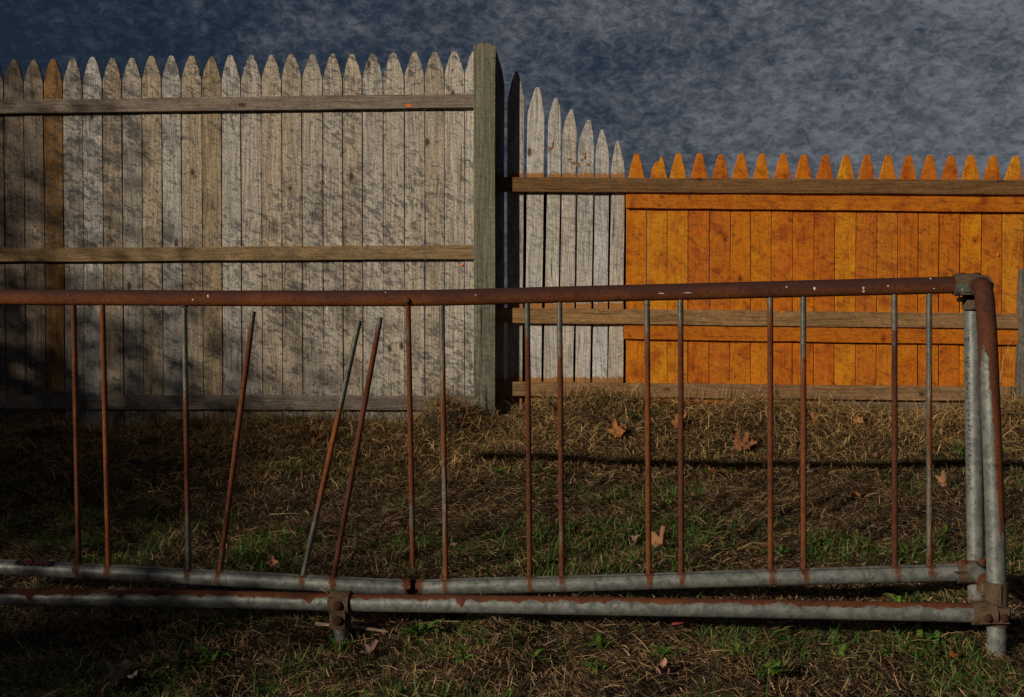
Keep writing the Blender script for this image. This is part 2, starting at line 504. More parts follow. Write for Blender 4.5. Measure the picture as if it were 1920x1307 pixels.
# ---- tall weathered fence
FL = at(440, 785, YL(440)); FL = Vector((FL.x, FL.y + .05, gz(FL.x, FL.y)))
fence1 = empty('picket_fence', FL)
tag(fence1, 'tall weathered grey picket fence ending at a mossy square post', 'fence', 'wooden picket fences')
tips = [-234, -197, -160, -123, -86, -49, -12, 25, 63, 99, 136, 173, 210, 247, 284, 321, 359, 397, 432, 471, 509, 546, 586, 624, 660, 699, 738, 778, 815, 852, 890]
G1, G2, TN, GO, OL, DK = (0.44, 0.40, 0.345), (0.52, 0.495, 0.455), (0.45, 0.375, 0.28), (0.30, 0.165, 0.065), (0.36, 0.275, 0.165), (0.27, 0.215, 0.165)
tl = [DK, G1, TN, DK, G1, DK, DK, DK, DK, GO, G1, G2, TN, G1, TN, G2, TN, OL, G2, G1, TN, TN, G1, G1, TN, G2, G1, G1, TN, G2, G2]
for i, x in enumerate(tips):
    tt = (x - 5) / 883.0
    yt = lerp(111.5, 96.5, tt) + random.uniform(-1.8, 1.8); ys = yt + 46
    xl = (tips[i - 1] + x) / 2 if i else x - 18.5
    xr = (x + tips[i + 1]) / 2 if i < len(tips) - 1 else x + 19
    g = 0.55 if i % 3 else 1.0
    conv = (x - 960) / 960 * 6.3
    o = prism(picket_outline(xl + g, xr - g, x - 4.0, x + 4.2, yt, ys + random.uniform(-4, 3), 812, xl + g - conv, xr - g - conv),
          YL, 0.019, M_weath, 'picket', fence1, shade(tuple(lerp(q, w_, .45 * min(1, max(0, (i - 14) / 9))) for q, w_ in zip(tl[i], (.60, .53, .43))), .84, 1.04), random.random(), yoff=random.uniform(-.003, .002), org=FL)  # tint lightens towards the post, brighter light put into the board colour
def rail1(name, yl, yr, h, tint, lab=None):
    hl, hr = h * 0.975, h * 1.0
    xs = list(range(-255, 887, 60)) + [888.5]
    top = [(x, lerp(yl, yr, (x - 5) / 883) + random.uniform(-.5, .5)) for x in xs]
    bot = [(x, lerp(yl + hl, yr + hr, (x - 5) / 883) + random.uniform(-.5, .5)) for x in xs][::-1]
    o = prism(top + bot, YL, 0.0225, M_rail, name, fence1, tint, random.random(), yoff=-RAIL_D, org=FL)
    if lab: o['label'] = lab
    return o
rail1('rail', 187.3, 175.5, 26, (0.25, 0.205, 0.165))
rail1('rail', 465.5, 459.5, 26, (0.29, 0.20, 0.105), 'honey brown middle rail')
rail1('rail', 741, 743, 26.5, (0.25, 0.215, 0.18))
# mossy post, its top split and ragged
topj = [(887.5, 87), (890, 84), (893, 85), (896, 82), (900, 81), (904, 79.5), (908, 81), (912, 79), (916, 81), (919, 80), (921, 84), (924, 85), (927, 84.5), (930, 88)]
prism([(888.5, 830), (888.3, 600), (888.0, 400), (888.0, 200), (887.5, 87)] + topj[1:-1] + [(930, 88), (928.6, 150), (928.3, 300), (928.6, 500), (928.4, 650), (928.6, 830)],
      4.87, 0.089, M_post, 'post', fence1, (0.20, 0.195, 0.145), 0.37, org=FL)
M_spot = plain('orange paint', (0.75, 0.19, 0.02), 0.6, 0.2, 90)
def spot(px, py, w, h, Y, parent, org, mat=None):
    pts = []
    for k in range(12):
        a = k / 12 * 2 * math.pi; r = random.uniform(.55, 1.25)
        pts.append((px + math.cos(a) * w * r, py + math.sin(a) * h * r))
    return prism(pts, Y, 0.0012, mat or M_spot, 'paint_spot', parent, (1, 1, 1), .5, org=org)
spot(767, 198, 6.5, 3.4, YL(767) - RAIL_D - .0016, fence1, FL)
spot(865, 497, 3, 2.5, YL(865) - .0065, fence1, FL)
def nail(px, py, Y, parent, org, r=0.0028):
    p = at(px, py, Y) - org
    bm = bmesh.new()
    bmesh.ops.create_cone(bm, cap_ends=True, segments=10, radius1=r, radius2=r * .8, depth=0.0016,
                          matrix=Matrix.Translation(p) @ Matrix.Rotation(R(90), 4, 'X'))
    me = bpy.data.meshes.new('nail'); bm.to_mesh(me); bm.free()
    return link('nail', me, M_nail, parent)
M_nail = plain('nail heads', (0.06, 0.045, 0.04), 0.6, 0.3, 300, 0.5)

# ---- low fence: graded bare pickets, then orange stained ones
FR = at(1420, 760, YRt); FR = Vector((FR.x, FR.y + .05, gz(FR.x, FR.y)))
fence2 = empty('picket_fence', FR)
tag(fence2, 'low orange stained picket fence with a few bare grey pickets stepping down', 'fence', 'wooden picket fences')
def zpx(py): return at(1080, py, YRt).z - FR.z
M_bare = wood_material('bare grey pickets', mottle=0.55, mottle_col=(0.08, 0.085, 0.09), crack=0.8,
                       paint=[(zpx(340), zpx(325)), (zpx(600), zpx(568)), (zpx(760), zpx(708))])
bare = [  # xl, xr, tip0, tip1, ytip, yshoulder, xlb, xrb
    (919, 946, 926, 931, 96, 158, 919, 945),
    (951.5, 983.5, 966, 971, 134, 190, 951, 979),
    (989, 1021, 1004.5, 1012, 164, 218, 984.5, 1014.5),
    (1028, 1052.7, 1039.7, 1046.5, 183.7, 228, 1018.5, 1044),
    (1055, 1081.5, 1069.2, 1074, 205, 248, 1048, 1074.5),
    (1084.5, 1114, 1101.4, 1108, 225, 272, 1078, 1106),
    (1117, 1142.5, 1126.6, 1131, 243, 290, 1110.5, 1137.5),
    (1146.5, 1171.5, 1156.6, 1159.5, 264, 316, 1140, 1168)]
for i, (xl, xr, t0, t1, yt, ys, xlb, xrb) in enumerate(bare):
    c = [(0.42, 0.38, 0.34), (0.46, .42, .38), (.60, .57, .53), (.57, .54, .49), (.57, .52, .46), (.58, .55, .50), (.58, .57, .55), (.57, .52, .45)][i]
    # sides: slight taper from shoulder to foot
    prism(picket_outline(xl, xr, t0, t1, yt, ys, 775, xlb, xrb, rough=1.3, bulge=0.25), YRt, 0.019, M_bare, 'picket', fence2, c, random.random(),
          yoff=random.uniform(-.002, .002), org=FR)['label'] = 'bare grey picket'
# dark boards added behind the bare pickets to blacken the gaps
M_back = wood_material('added dark gap backing', mottle=0.3, crack=1.0)
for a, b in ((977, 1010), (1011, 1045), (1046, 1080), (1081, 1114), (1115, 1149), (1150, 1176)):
    prism([(a, 780), (a, 341), (b, 341), (b, 780)], YRt + 0.045, 0.016, M_back, 'added_backing_board', fence2, (0.035, 0.028, 0.022), random.random(), org=FR)
ot = [1194, 1239, 1273, 1312, 1352.5, 1390, 1429.7, 1469.5, 1508, 1549.5, 1588, 1627, 1667, 1705, 1744.7, 1785, 1821.5, 1864, 1906, 1945]
edges = [1173.5, 1213, 1251.5, 1291, 1331, 1370, 1408.5, 1447, 1487, 1527, 1566, 1606, 1645, 1684, 1722.5, 1762, 1801, 1841, 1880.5, 1921, 1960]
OC = [(.62, .21, .010), (.64, .26, .012), (.66, .25, .012), (.55, .155, .012), (.50, .15, .012), (.60, .20, .010), (.62, .215, .010), (.58, .17, .012),
      (.58, .165, .010), (.52, .145, .012), (.68, .27, .012), (.50, .15, .014), (.58, .215, .014), (.54, .165, .010), (.55, .18, .012), (.52, .15, .010),
      (.66, .24, .010), (.50, .16, .012), (.60, .25, .016), (.55, .18, .012)]
OC = [(lerp(.55, a, .6) * .98, lerp(.18, b, .7) * .92, c) for a, b, c in OC]
for i, x in enumerate(ot):
    t = (x - 1173) / 744
    yt = lerp(287.5, 292, t) + random.uniform(-1.2, 1.2)
    xl, xr = edges[i], edges[i + 1]
    g = random.choice([0.6, .8, .9, 1.3])
    yb = 790
    if i == 1:   # snapped tip
        pts = [(xl + g, yb), (xl + g, 345), (1221, 331), (1223, 316), (1228, 306), (1233, 302), (1236, 305), (1238.5, 294), (1242, 292.5), (1246, 308), (1251, 334), (xr - g, 345), (xr - g, yb)]
    else:
        pts = picket_outline(xl + g, xr - g, x - 4.4, x + 4.4, yt, 352, yb, xl + g - (x - 960) / 960 * 3, xr - g - (x - 960) / 960 * 3, bulge=0.12, rough=1.0, n=7)
    prism(pts, YRt, 0.019, M_stain, 'picket', fence2, OC[i], random.random(), yoff=random.uniform(-.0025, .002), org=FR)

def rail2(x0, x1, yl, yr, h, tint, mat, depth, yoff, xa=950, lab=None, hr=None):
    xs = [x0] + [x for x in range(int(x0) + 40, int(x1) - 20, 55)] + [x1]
    hr = hr or h
    Y = YRt
    top = [(x, lerp(yl, yr, (x - xa) / (1917 - xa)) + random.uniform(-.5, .5)) for x in xs]
    bot = [(x, lerp(yl + h, yr + hr, (x - xa) / (1917 - xa)) + random.uniform(-.6, .6)) for x in xs][::-1]
    o = prism(top + bot, Y, depth, mat, 'rail', fence2, tint, random.random(), yoff=yoff, org=FR)
    if lab: o['label'] = lab
    return o
BR = (0.25, 0.155, 0.075)
rail2(900, 1990, 332, 337.5, 27.2, (0.215, 0.115, 0.046), M_rail, 0.0225, -RAIL_D, lab='unpainted brown rail over the orange pickets', )
rail2(900, 1990, 577, 588, 28.5, (0.34, 0.20, 0.085), M_rail, 0.0225, -RAIL_D, lab='unpainted brown middle rail')
rail2(900, 1900, 716, 726, 26.5, (0.30, 0.18, 0.09), M_rail, 0.0225, -RAIL_D, lab='unpainted brown bottom rail')
rail2(1174, 1990, 364, 369.5, 26, (.52, .155, .010), M_stainr, 0.0175, -.021, xa=1173, hr=28, lab='orange stained rail')
rail2(1171, 1990, 610, 619, 26, (.50, .145, .010), M_stainr, 0.0175, -.021, xa=1173, hr=27.5, lab='orange stained lower rail')
# kick board along the foot of the right half
xs = list(range(1470, 1905, 55))
prism([(x, lerp(752, 757, (x - 1470) / 440)) for x in xs] + [(x, 815) for x in xs[::-1]], YRt, 0.02, M_rail, 'kick_board', fence2, (0.20, 0.15, 0.10), .77, yoff=-.0235, org=FR)
# grey end post at the right
prism([(1908, 800), (1910, 700), (1913, 560), (1915.5, 505), (1956, 500), (1952, 560), (1946, 800)], 4.93, 0.085, M_post, 'post', fence2, (0.19, 0.175, 0.15), .91, org=FR)
spot(1872, 477 , 2.5, 4, YRt - .006, fence2, FR)
spot(1467, 585, 3, 2.5, YRt - RAIL_D - .0016, fence2, FR)
M_splat = plain('old orange stain splashes', (0.30, 0.15, 0.06), 0.8, 0.3, 200)
for px, py, w, h in ((1031, 278, 5, 5), (1036, 270, 2, 6), (1068, 298, 4, 2), (1075, 305, 5, 3), (1084, 309, 4, 4), (1097, 292, 3, 6), (1102, 308, 4, 2.5), (1090, 300, 2, 3)):
    o = spot(px, py, w, h, YRt - .0045, fence2, FR, M_splat)
M_pink = plain('pale pink paint', (0.75, 0.5, 0.42), 0.7, 0.1, 90)
spot(1161, 665, 4.5, 2.0, YRt - .0045, fence2, FR, M_pink)

# ------------------------------------------------------------------ bike rack
M_metal = metal_material('galvanised pipe with rust')
M_bar = metal_material('rusty bar', galv=(0.15, 0.145, 0.12), soft=2.2)
M_clamp = metal_material('rusty cast clamp', (0.065, 0.042, 0.028), (0.125, 0.085, 0.05), (0.19, 0.085, 0.038), (0.20, 0.20, 0.17))

def YP(px): return 1 / (1 / 3.07 + px / 1825.0 * (1 / 2.76 - 1 / 3.07))      # grid plane of the rack
def YF(px): return 1 / (1 / 2.86 + px / 1825.0 * (1 / 2.53 - 1 / 2.86))      # front ground rail
p0 = at(900, 1200, 2.7)
RO = Vector((p0.x, p0.y, gz(p0.x, p0.y)))
rack = empty('bike_rack', RO)
tag(rack, 'broken rusty steel pipe bike rack standing on the grass in front of the fences', 'bike rack')

def catmull(pts, sub):
    pts = [Vector(p) for p in pts]
    P = [pts[0] * 2 - pts[1]] + pts + [pts[-1] * 2 - pts[-2]]
    out = []
    for i in range(1, len(P) - 2):
        L = (P[i + 1] - P[i]).length
        n = max(1, int(L / sub))
        for k in range(n):
            t = k / n
            a, b, c, d = P[i - 1], P[i], P[i + 1], P[i + 2]
            out.append(0.5 * ((2 * b) + (c - a) * t + (2 * a - 5 * b + 4 * c - d) * t * t + (3 * b - a - 3 * c + d) * t ** 3))
    out.append(pts[-1]); return out

def tube(name, pts, r, mat, parent, rust=0.0, hot=0.4, seg=24, sub=0.02, org=RO, caps=True, seam=None, hole=None, wall=0.0, straight=False, wob=0.0):
    """swept pipe. rust / hot: number or function(t, normal, point) -> value"""
    path = catmull(pts, sub)
    n = len(path)
    verts, rv, hv, sv = [], [], [], []
    T = [(path[min(i + 1, n - 1)] - path[max(i - 1, 0)]).normalized() for i in range(n)]
    up = Vector((0, 0, 1)) if abs(T[0].z) < 0.8 else Vector((0, -1, 0))
    nrm = (up - T[0] * up.dot(T[0])).normalized()
    ln = [0]
    for i in range(1, n): ln.append(ln[-1] + (path[i] - path[i - 1]).length)
    for i in range(n):
        nrm = (nrm - T[i] * nrm.dot(T[i])).normalized()
        bi = T[i].cross(nrm)
        t = ln[i] / ln[-1]
        rr = r(t) if callable(r) else r
        for k in range(seg):
            a = 2 * math.pi * k / seg
            d = nrm * math.cos(a) + bi * math.sin(a)
            w = 1 + wob * (mnoise.noise(path[i] * 40 + d) )
            p = path[i] + d * rr * w
            verts.append(p - org)
            rv.append(rust(t, d, p) if callable(rust) else rust)
            hv.append(hot(t, d, p) if callable(hot) else hot)
            sv.append(1.0 if seam is not None and k == seam else 0.0)
    faces = []
    for i in range(n - 1):
        for k in range(seg):
            k2 = (k + 1) % seg
            if hole and hole(path[i] * .5 + path[i + 1] * .5, (verts[i * seg + k] + verts[(i + 1) * seg + k2]) * .5 + org): continue
            faces.append((i * seg + k, i * seg + k2, (i + 1) * seg + k2, (i + 1) * seg + k))
    if wall:
        base = len(verts); c = len(path)
        for i in range(n):
            for k in range(seg):
                v = verts[i * seg + k] + org; d = (path[i] - v)
                verts.append(v + d * wall - org); rv.append(1.5); hv.append(-.2); sv.append(0)
        for f in list(faces):
            faces.append(tuple(base + q for q in f[::-1]))
    elif caps:
        faces.append(tuple(range(seg))[::-1]); faces.append(tuple((n - 1) * seg + k for k in range(seg)))
    me = mesh_from(verts, faces, name)
    bm = bmesh.new(); bm.from_mesh(me); 
    if not wall: bmesh.ops.recalc_face_normals(bm, faces=bm.faces)
    bm.to_mesh(me); bm.free()
    fattr(me, 'rust', rv); fattr(me, 'hot', hv); fattr(me, 'seam', sv)
    return link(name, me, mat, parent, smooth=True, angle=R(50))

def PP(l, Yf): return [at(x, y, Yf(x)) for x, y in l]

RP = 0.0212
# top rail, bent, wholly rusted: brown on top, orange beneath
top_pts = PP([(-70, 557), (5, 557.5), (250, 558.5), (500, 559.5), (765, 559), (900, 556.5), (1050, 552.5), (1200, 549), (1440, 543), (1700, 536.5), (1800, 534)], YP)
tube('top_rail', top_pts, RP, M_metal, rack, rust=lambda t, d, p: 1.6, hot=lambda t, d, p: 0.16 - 0.50 * d.z + (0.10 if t < .5 else 0))
# lower rail of the grid with a rusted-through break
bp = at(773, 1101, YP(773))
def lrust(t, d, p):
    v = -1.15
    dx = abs(p.x - bp.x)
    if dx < 0.05: v = max(v, 1.0 - dx / 0.05 * 2.0 - max(0, -d.z) * .2)
    for bx in BARX:
        e = abs(p.x - bx)
        if e < 0.015: v = max(v, 0.16 - (e / 0.015) ** 2 * 0.7 - max(0, -d.z) * 0.25 + max(0, d.z - .6) * .8)
    return v + max(0, d.z - .9) * 2
def hole(c, p):
    dx = p.x - bp.x; dz = p.z - bp.z
    if p.y > bp.y - 0.001: return False
    j = 0.008 * mnoise.noise(p * 130) + 0.005 * mnoise.noise(p * 320)
    lim = (0.017 + j * 1.5 - max(0, -dz - .012) * .5) if dz < -0.001 else 0.0062 + j * 0.6
    if dz > 0.015: lim = 0.0075 + j
    return abs(dx - 0.002) < lim
bars = [((138, 572), (148, 1062)), ((192, 572), (204, 1066)), ((345.5, 577), (354, 1070)), ((475, 584), (412, 1076)),
        ((674, 601), (568, 1082)), ((713, 595), (625, 1086)), ((765, 572), (774.5, 1066)), ((828, 571), (836, 1088)),
        ((988.5, 566), (993.5, 1086)), ((1049, 565), (1054, 1083)), ((1213, 560), (1216.5, 1079)), ((1276, 559), (1277.5, 1077)),
        ((1444, 554), (1445, 1071)), ((1506, 552), (1507, 1070)), ((1677, 548), (1678, 1065)), ((1742, 546), (1742.5, 1063))]
BARX = [at(b[1][0], b[1][1], YP(b[1][0])).x for i, b in enumerate(bars) if i != 6]
low_pts = PP([(-70, 1059), (5, 1063), (150, 1070), (354, 1081), (480, 1087.5), (640, 1096), (773, 1101.5), (900, 1098.5), (1150, 1092), (1400, 1084), (1600, 1078.5), (1800, 1073.5)], YP)
M_low = metal_material('galvanised lower pipe', soft=1.7)
low_rail = tube('bottom_rail', low_pts, RP * 1.0, M_low, rack, rust=lrust, hot=lambda t, d, p: 0.35, seg=56, sub=0.004, seam=5, hole=hole, wall=0.12)
low_rail['label'] = 'galvanised lower rail rusted through in the middle'
# upright bars
g = lambda *iv: iv
grey = {0: [(0, .02)], 1: [(0, .07)], 2: [(0, .42), (.72, 1)], 3: [(0, .13), (.86, .98)], 4: [(0, .42), (.68, 1)], 5: [(0, .12)], 6: [(.05, .22), (.7, .9)],
        7: [(0, .34), (.55, .86)], 8: [(0, .2), (.93, .98)], 9: [(0, .28), (.75, .93)], 10: [(0, .22)], 11: [(0, .2), (.85, .9)], 12: [(0, .15)],
        13: [(0, .33), (.9, .99)], 14: [(0, .24), (.92, .98)], 15: [(0, .45), (.6, .95)]}
M_dark = plain('dark hollow', (0.012, 0.01, 0.009), 0.9)
for i, ((x0, y0), (x1, y1)) in enumerate(bars):
    a = at(x0, y0, YP(x0) + (0.0 if i not in (3, 4, 5) else -0.015)); b = at(x1, y1, YP(x1))
    if i not in (2, 3, 4, 5): a.z += 0.01
    def rf(t, d, p, i=i):
        v = 0.75
        for lo, hi in grey[i]:
            if lo <= t <= hi:
                e = min(t - lo if lo > 0 else 9, hi - t if hi < 1 else 9)
                amt = min(1, e / 0.22 + 0.15)
                sidew = 0.55 * (d.x + 0.35) * (1 if i in (7, 9, 13, 15, 12, 14) else -.4)
                v = min(v, 0.75 - 1.65 * amt + max(0, sidew))
        if i == 15 or i == 7: v += 0.9 * d.x - .1
        return v
    tube('bar', [a, a.lerp(b, .33), a.lerp(b, .66), b], (lambda t, i=i: 0.0073 * (1 if not (i == 6 and t > .96) else 1 - (t - .96) * 12)), M_bar, rack, rust=rf,
         hot=(lambda t, d, p, i=i: 0.34 + 0.2 * math.sin(i * 2.1)), seg=14, sub=0.02)
# open sockets left on the underside where bars came loose
for px in (345.5,):
    p = at(px, 572, YP(px))
    tube('socket', [p + Vector((0, 0, .004)), p + Vector((0, 0, -.006))], 0.0098, M_clamp, rack, rust=1.0, hot=-.1, seg=14, sub=.01)
# rivet
def bolt(name, p, n, r, h, parent, mat=None, dome=True, hot=.2, hexa=False, org=RO):
    """domed bolt head: p = seat point, n = outward direction"""
    n = n.normalized(); prof = [(1.0, 0), (1.0, .35), (.86, .7), (.55, .93), (.0, 1.0)] if dome else [(1, 0), (1, .8), (.85, 1), (0, 1)]
    q = n.to_track_quat('Z', 'Y'); seg = 6 if hexa else 18
    verts, faces = [], []
    for a, z in prof[:-1]:
        for k in range(seg):
            an = 2 * math.pi * k / seg
            verts.append(p + q @ Vector((math.cos(an) * r * a, math.sin(an) * r * a, h * z)) - org)
    verts.append(p + n * h - org)
    for j in range(len(prof) - 2):
        for k in range(seg):
            k2 = (k + 1) % seg
            faces.append((j * seg + k, j * seg + k2, (j + 1) * seg + k2, (j + 1) * seg + k))
    for k in range(seg): faces.append(((len(prof) - 2) * seg + k, (len(prof) - 2) * seg + (k + 1) % seg, len(verts) - 1))
    me = mesh_from(verts, faces, name)
    N = len(verts); fattr(me, 'rust', [1.2] * N); fattr(me, 'hot', [hot] * N); fattr(me, 'seam', [0] * N)
    return link(name, me, mat or M_metal, parent, smooth=not hexa, angle=R(45))
pr = at(765, 563, YP(765)); bolt('rivet', pr + Vector((0, -RP * 1.0 + .004, 0)), Vector((-.1, -1, .1)), 0.0098, 0.009, rack)
# white droppings and chips of paint on the top rail
M_white = plain('white specks', (0.75, 0.72, 0.68), 0.7, 0.1, 90)
def speck(px, py, w, h):
    Y = YP(px) - RP
    c = at(px, py, Y)
    axis = at(px, py, YP(px)); 
    pts = []
    for k in range(9):
        a = k / 9 * 2 * math.pi; r = random.uniform(.7, 1.2)
        q = at(px + math.cos(a) * w * r, py + math.sin(a) * h * r, Y)
        ctr = rail_c(px)
        dz = max(-.95, min(.95, (q.z - ctr.z) / RP))
        q.y = ctr.y - math.sqrt(1 - dz * dz) * RP - 0.0009
        pts.append(q - RO)
    return pts
def rail_c(px):
    ys = np.interp(px, [5, 500, 765, 900, 1200, 1440, 1700, 1800], [557.5, 559.5, 559, 556.5, 549, 543, 536.5, 534])
    return at(px, float(ys), YP(px))
for px, py, w, h in ((1475, 538, 1.3, 1.6), (1527, 541, 2.4, 3), (1619, 540, 1.8, 2.5), (1620, 546, 2, 2.2), (1665, 536, 1.6, 1.4), (1747, 522, 1.4, 1.2),
                     (127, 552, 1, 1), (362, 562, 2.2, 2), (390, 555, 2, 2.6), (722, 548, 1, 1), (892, 553, 1, 1), (1240, 550, 6, .7), (1290, 549, 9, .7), (1752, 541, 1.2, 1)):
    pts = speck(px, py, w, h); m = len(pts)
    bk = [p + Vector((0, .003, 0)) for p in pts]
    me = mesh_from(pts + bk, [tuple(range(m))] + [(k, (k + 1) % m, m + (k + 1) % m, m + k) for k in range(m)], 'paint_speck')
    link('paint_speck', me, M_white, rack)

# front ground rail in two lengths, rust running down from its upper side
def frust(t, d, p):
    dr = mnoise.noise(Vector((p.x * 22, 1.7, 0))) * 0.55 + mnoise.noise(Vector((p.x * 60, 4.7, 0))) * 0.4
    for cx, dep in FDR:
        e = abs(p.x - cx) / 0.012
        if e < 1: dr += dep * (1 - e)
    return (d.z - 0.62 - (0.0 if p.x < FR_SPLIT else 0.05) + dr * 0.45) * 2.6
FR_SPLIT = at(1500, 1140, 2.6).x
FDR = [(at(x, 1130, YF(x)).x, v) for x, v in ((62, 2.0), (583, 1.8), (866, 2.2), (230, .6), (1090, .6))]
tube('ground_rail', PP([(-80, 1116), (5, 1119), (300, 1122.5), (480, 1125.5), (622, 1129)], YF), RP * 1.02, M_metal, rack, rust=frust, hot=.3, sub=.008, seg=32)
tube('ground_rail', PP([(656, 1130), (900, 1133), (1150, 1137), (1400, 1141), (1600, 1144.5), (1825, 1149)], YF), RP * 1.02, M_metal, rack, rust=frust, hot=.3, sub=.008, seg=32)

# middle clamp and foot
def rbox(name, c, sx, sy, sz, mat, parent, rust=1.0, hot=.3, bev=.006, rotm=None, org=RO, seg=3):
    bm = bmesh.new()
    M = Matrix.Translation(c) @ (rotm or Matrix.Identity(4)) @ Matrix.Diagonal((sx, sy, sz, 1))
    bmesh.ops.create_cube(bm, size=1.0, matrix=M)
    bmesh.ops.bevel(bm, geom=list(bm.edges), offset=bev, segments=seg, affect='EDGES', clamp_overlap=True)
    for v in bm.verts: v.co -= org
    me = bpy.data.meshes.new(name); bm.to_mesh(me); bm.free()
    N = len(me.vertices); fattr(me, 'rust', [rust] * N); fattr(me, 'hot', [hot] * N); fattr(me, 'seam', [0] * N)
    return link(name, me, mat, parent, smooth=True, angle=R(40))
def join_into(a, b):
    """merge mesh b into mesh object a (same part)"""
    bm = bmesh.new(); bm.from_mesh(a.data); bm.from_mesh(b.data)
    bm.to_mesh(a.data); bm.free()
    me = b.data; bpy.data.objects.remove(b); bpy.data.meshes.remove(me)
    return a
Ym = YF(638)
cm = at(638.5, 1129.5, Ym)
cl = tube('clamp', [at(620, 1129, YF(620)), at(657.5, 1130, YF(657))], RP + .0075, M_clamp, rack, rust=1.2, hot=.35, sub=.004, seg=32, wob=.03)
vs = tube('clamp', [cm + Vector((0, 0, .012)), at(638.5, 1176, Ym)], lambda t: RP + .0055 if t > .45 else RP + .0062, M_clamp, rack, rust=1.2, hot=.3, sub=.006, seg=32, wob=.03)
join_into(cl, vs)
join_into(cl, rbox('clamp', at(638.5, 1144, Ym) + Vector((0, -RP - .0035, 0)), .038, .009, .072, M_clamp, rack, 1.2, .35, .004))
for yb_ in (1130, 1158):
    bolt('bolt', at(637.5, yb_, Ym) + Vector((0, -RP - .0075, 0)), Vector((0, -1, .05)), .0115, .009, cl, hot=-.1)
fz = gz(at(640, 1217, Ym).x, Ym)
pf = at(639.5, 1170, Ym)
tube('foot', [pf, Vector((pf.x, pf.y, (pf.z + fz) / 2)), Vector((pf.x, pf.y, fz - .03))], RP * .86, M_metal, rack, rust=lambda t, d, p: -1.0 if p.z > at(640, 1203, Ym).z else .8, hot=.2, sub=.006)

# inner end post
pt, pb = at(1823, 574, 2.80), at(1829.5, 1060, 2.78)
pbb = Vector((pb.x + .004, pb.y, gz(pb.x, pb.y) - .05))
ipost = tube('end_post', [pt, pt.lerp(pb, .5), pb, pbb], RP * .97, M_metal, rack, rust=-1.3, hot=.3, sub=.02)
tube('post_cap', [at(1821, 562, 2.79), at(1821.5, 580, 2.79)], RP * 1.02, M_clamp, rack, rust=.1, hot=.3, sub=.006, wob=.06)
tube('post_bolt', [at(1813, 548, 2.79), at(1813, 566, 2.79)], .0105, M_metal, rack, rust=1.3, hot=-.2, sub=.006)
tube('post_bolt', [at(1797, 562, 2.775), at(1830, 559, 2.79)], .0062, M_dark, rack, sub=.006)
# bent end pipe coming forward from the top clamp and down to the ground
def brust(t, d, p):
    py = 602 - (p.z - CAM_Z) * F / p.y
    lim = 560
    left = -d.x * 0.9 - d.y * 0.15      # galvanising survives on the sun side
    v = 1.4
    if py > 590: v = 1.35 - left * 2.6 * min(1, (py - 590) / 90) - max(0, (py - 640) / 230) * 0.6 + max(0, -d.x - .80) * 6
    if py > 960: v = min(v, 0.4 - (py - 960) / 70 + max(0, .3 - abs(d.x - .1)))
    if py > 1195: v = max(v, -.9 + (py - 1198) / 45)
    return v
bend = [at(1829, 538, 2.775), at(1837, 536, 2.70), at(1841, 536, 2.64), at(1843.5, 543, 2.595), at(1846.5, 562, 2.572), at(1849.5, 600, 2.562), at(1853, 660, 2.558),
        at(1858, 780, 2.552), at(1863, 900, 2.546), at(1867, 1030, 2.54), at(1868.5, 1120, 2.535), at(1868.5, 1200, 2.532), at(1868.5, 1262, 2.53)]
tube('bent_end_pipe', bend, RP * 1.0, M_metal, rack, rust=brust, hot=lambda t, d, p: .12 + .45 * min(1, max(0, t * 2 - .5)), sub=.012, seg=32)
# top clamp
c1 = tube('clamp', [at(1788, 534.5, YP(1788)), at(1833, 533.5, YP(1833))], RP + .006, M_clamp, rack, rust=lambda t, d, p: 1.0 if d.z > .05 else -.5, hot=.3, sub=.004, wob=.05)
join_into(c1, rbox('clamp', at(1808, 526, 2.765), .052, .05, .020, M_clamp, rack, 1.1, .3, .006))
join_into(c1, rbox('clamp', at(1810, 543, 2.755), .040, .042, .024, M_clamp, rack, -.6, .3, .006))
join_into(c1, tube('clamp', [at(1832, 537.5, 2.775), at(1841, 535.5, 2.695)], RP + .0055, M_clamp, rack, rust=1.0, hot=.3, sub=.004, wob=.03))
for bx in (1804, 1832):
    bolt('bolt', at(bx, 517, 2.765), Vector((0, 0, 1)), .0105, .008, c1, hot=.1)
# lower clamp on the grid rail, stub to the front post
c2 = tube('clamp', [at(1794, 1073.5, YP(1794)), at(1831, 1071.5, YP(1831))], RP + .006, M_clamp, rack, rust=lambda t, d, p: 1.1, hot=.3, sub=.004, wob=.05)
join_into(c2, tube('clamp', [at(1829.5, 1050, 2.78), at(1829.8, 1092, 2.78)], RP + .005, M_clamp, rack, rust=.9, hot=.25, sub=.006, wob=.04))
join_into(c2, rbox('clamp', at(1806, 1073, 2.735), .045, .006, .004, M_dark, rack, 1, 0, .001))
bolt('bolt', at(1806, 1056, 2.755), Vector((0, -.3, 1)), .009, .007, c2, hot=.2)
bolt('bolt', at(1841, 1052, 2.755), Vector((0, -.3, 1)), .009, .007, c2, hot=.2)
tube('stub_pipe', [at(1824, 1068, 2.77), at(1838, 1079, 2.68), at(1864, 1104, 2.56)], RP * .92, M_metal, rack, rust=lambda t, d, p: -.9 + (1.7 if t > .7 else 0), hot=.3, sub=.01)
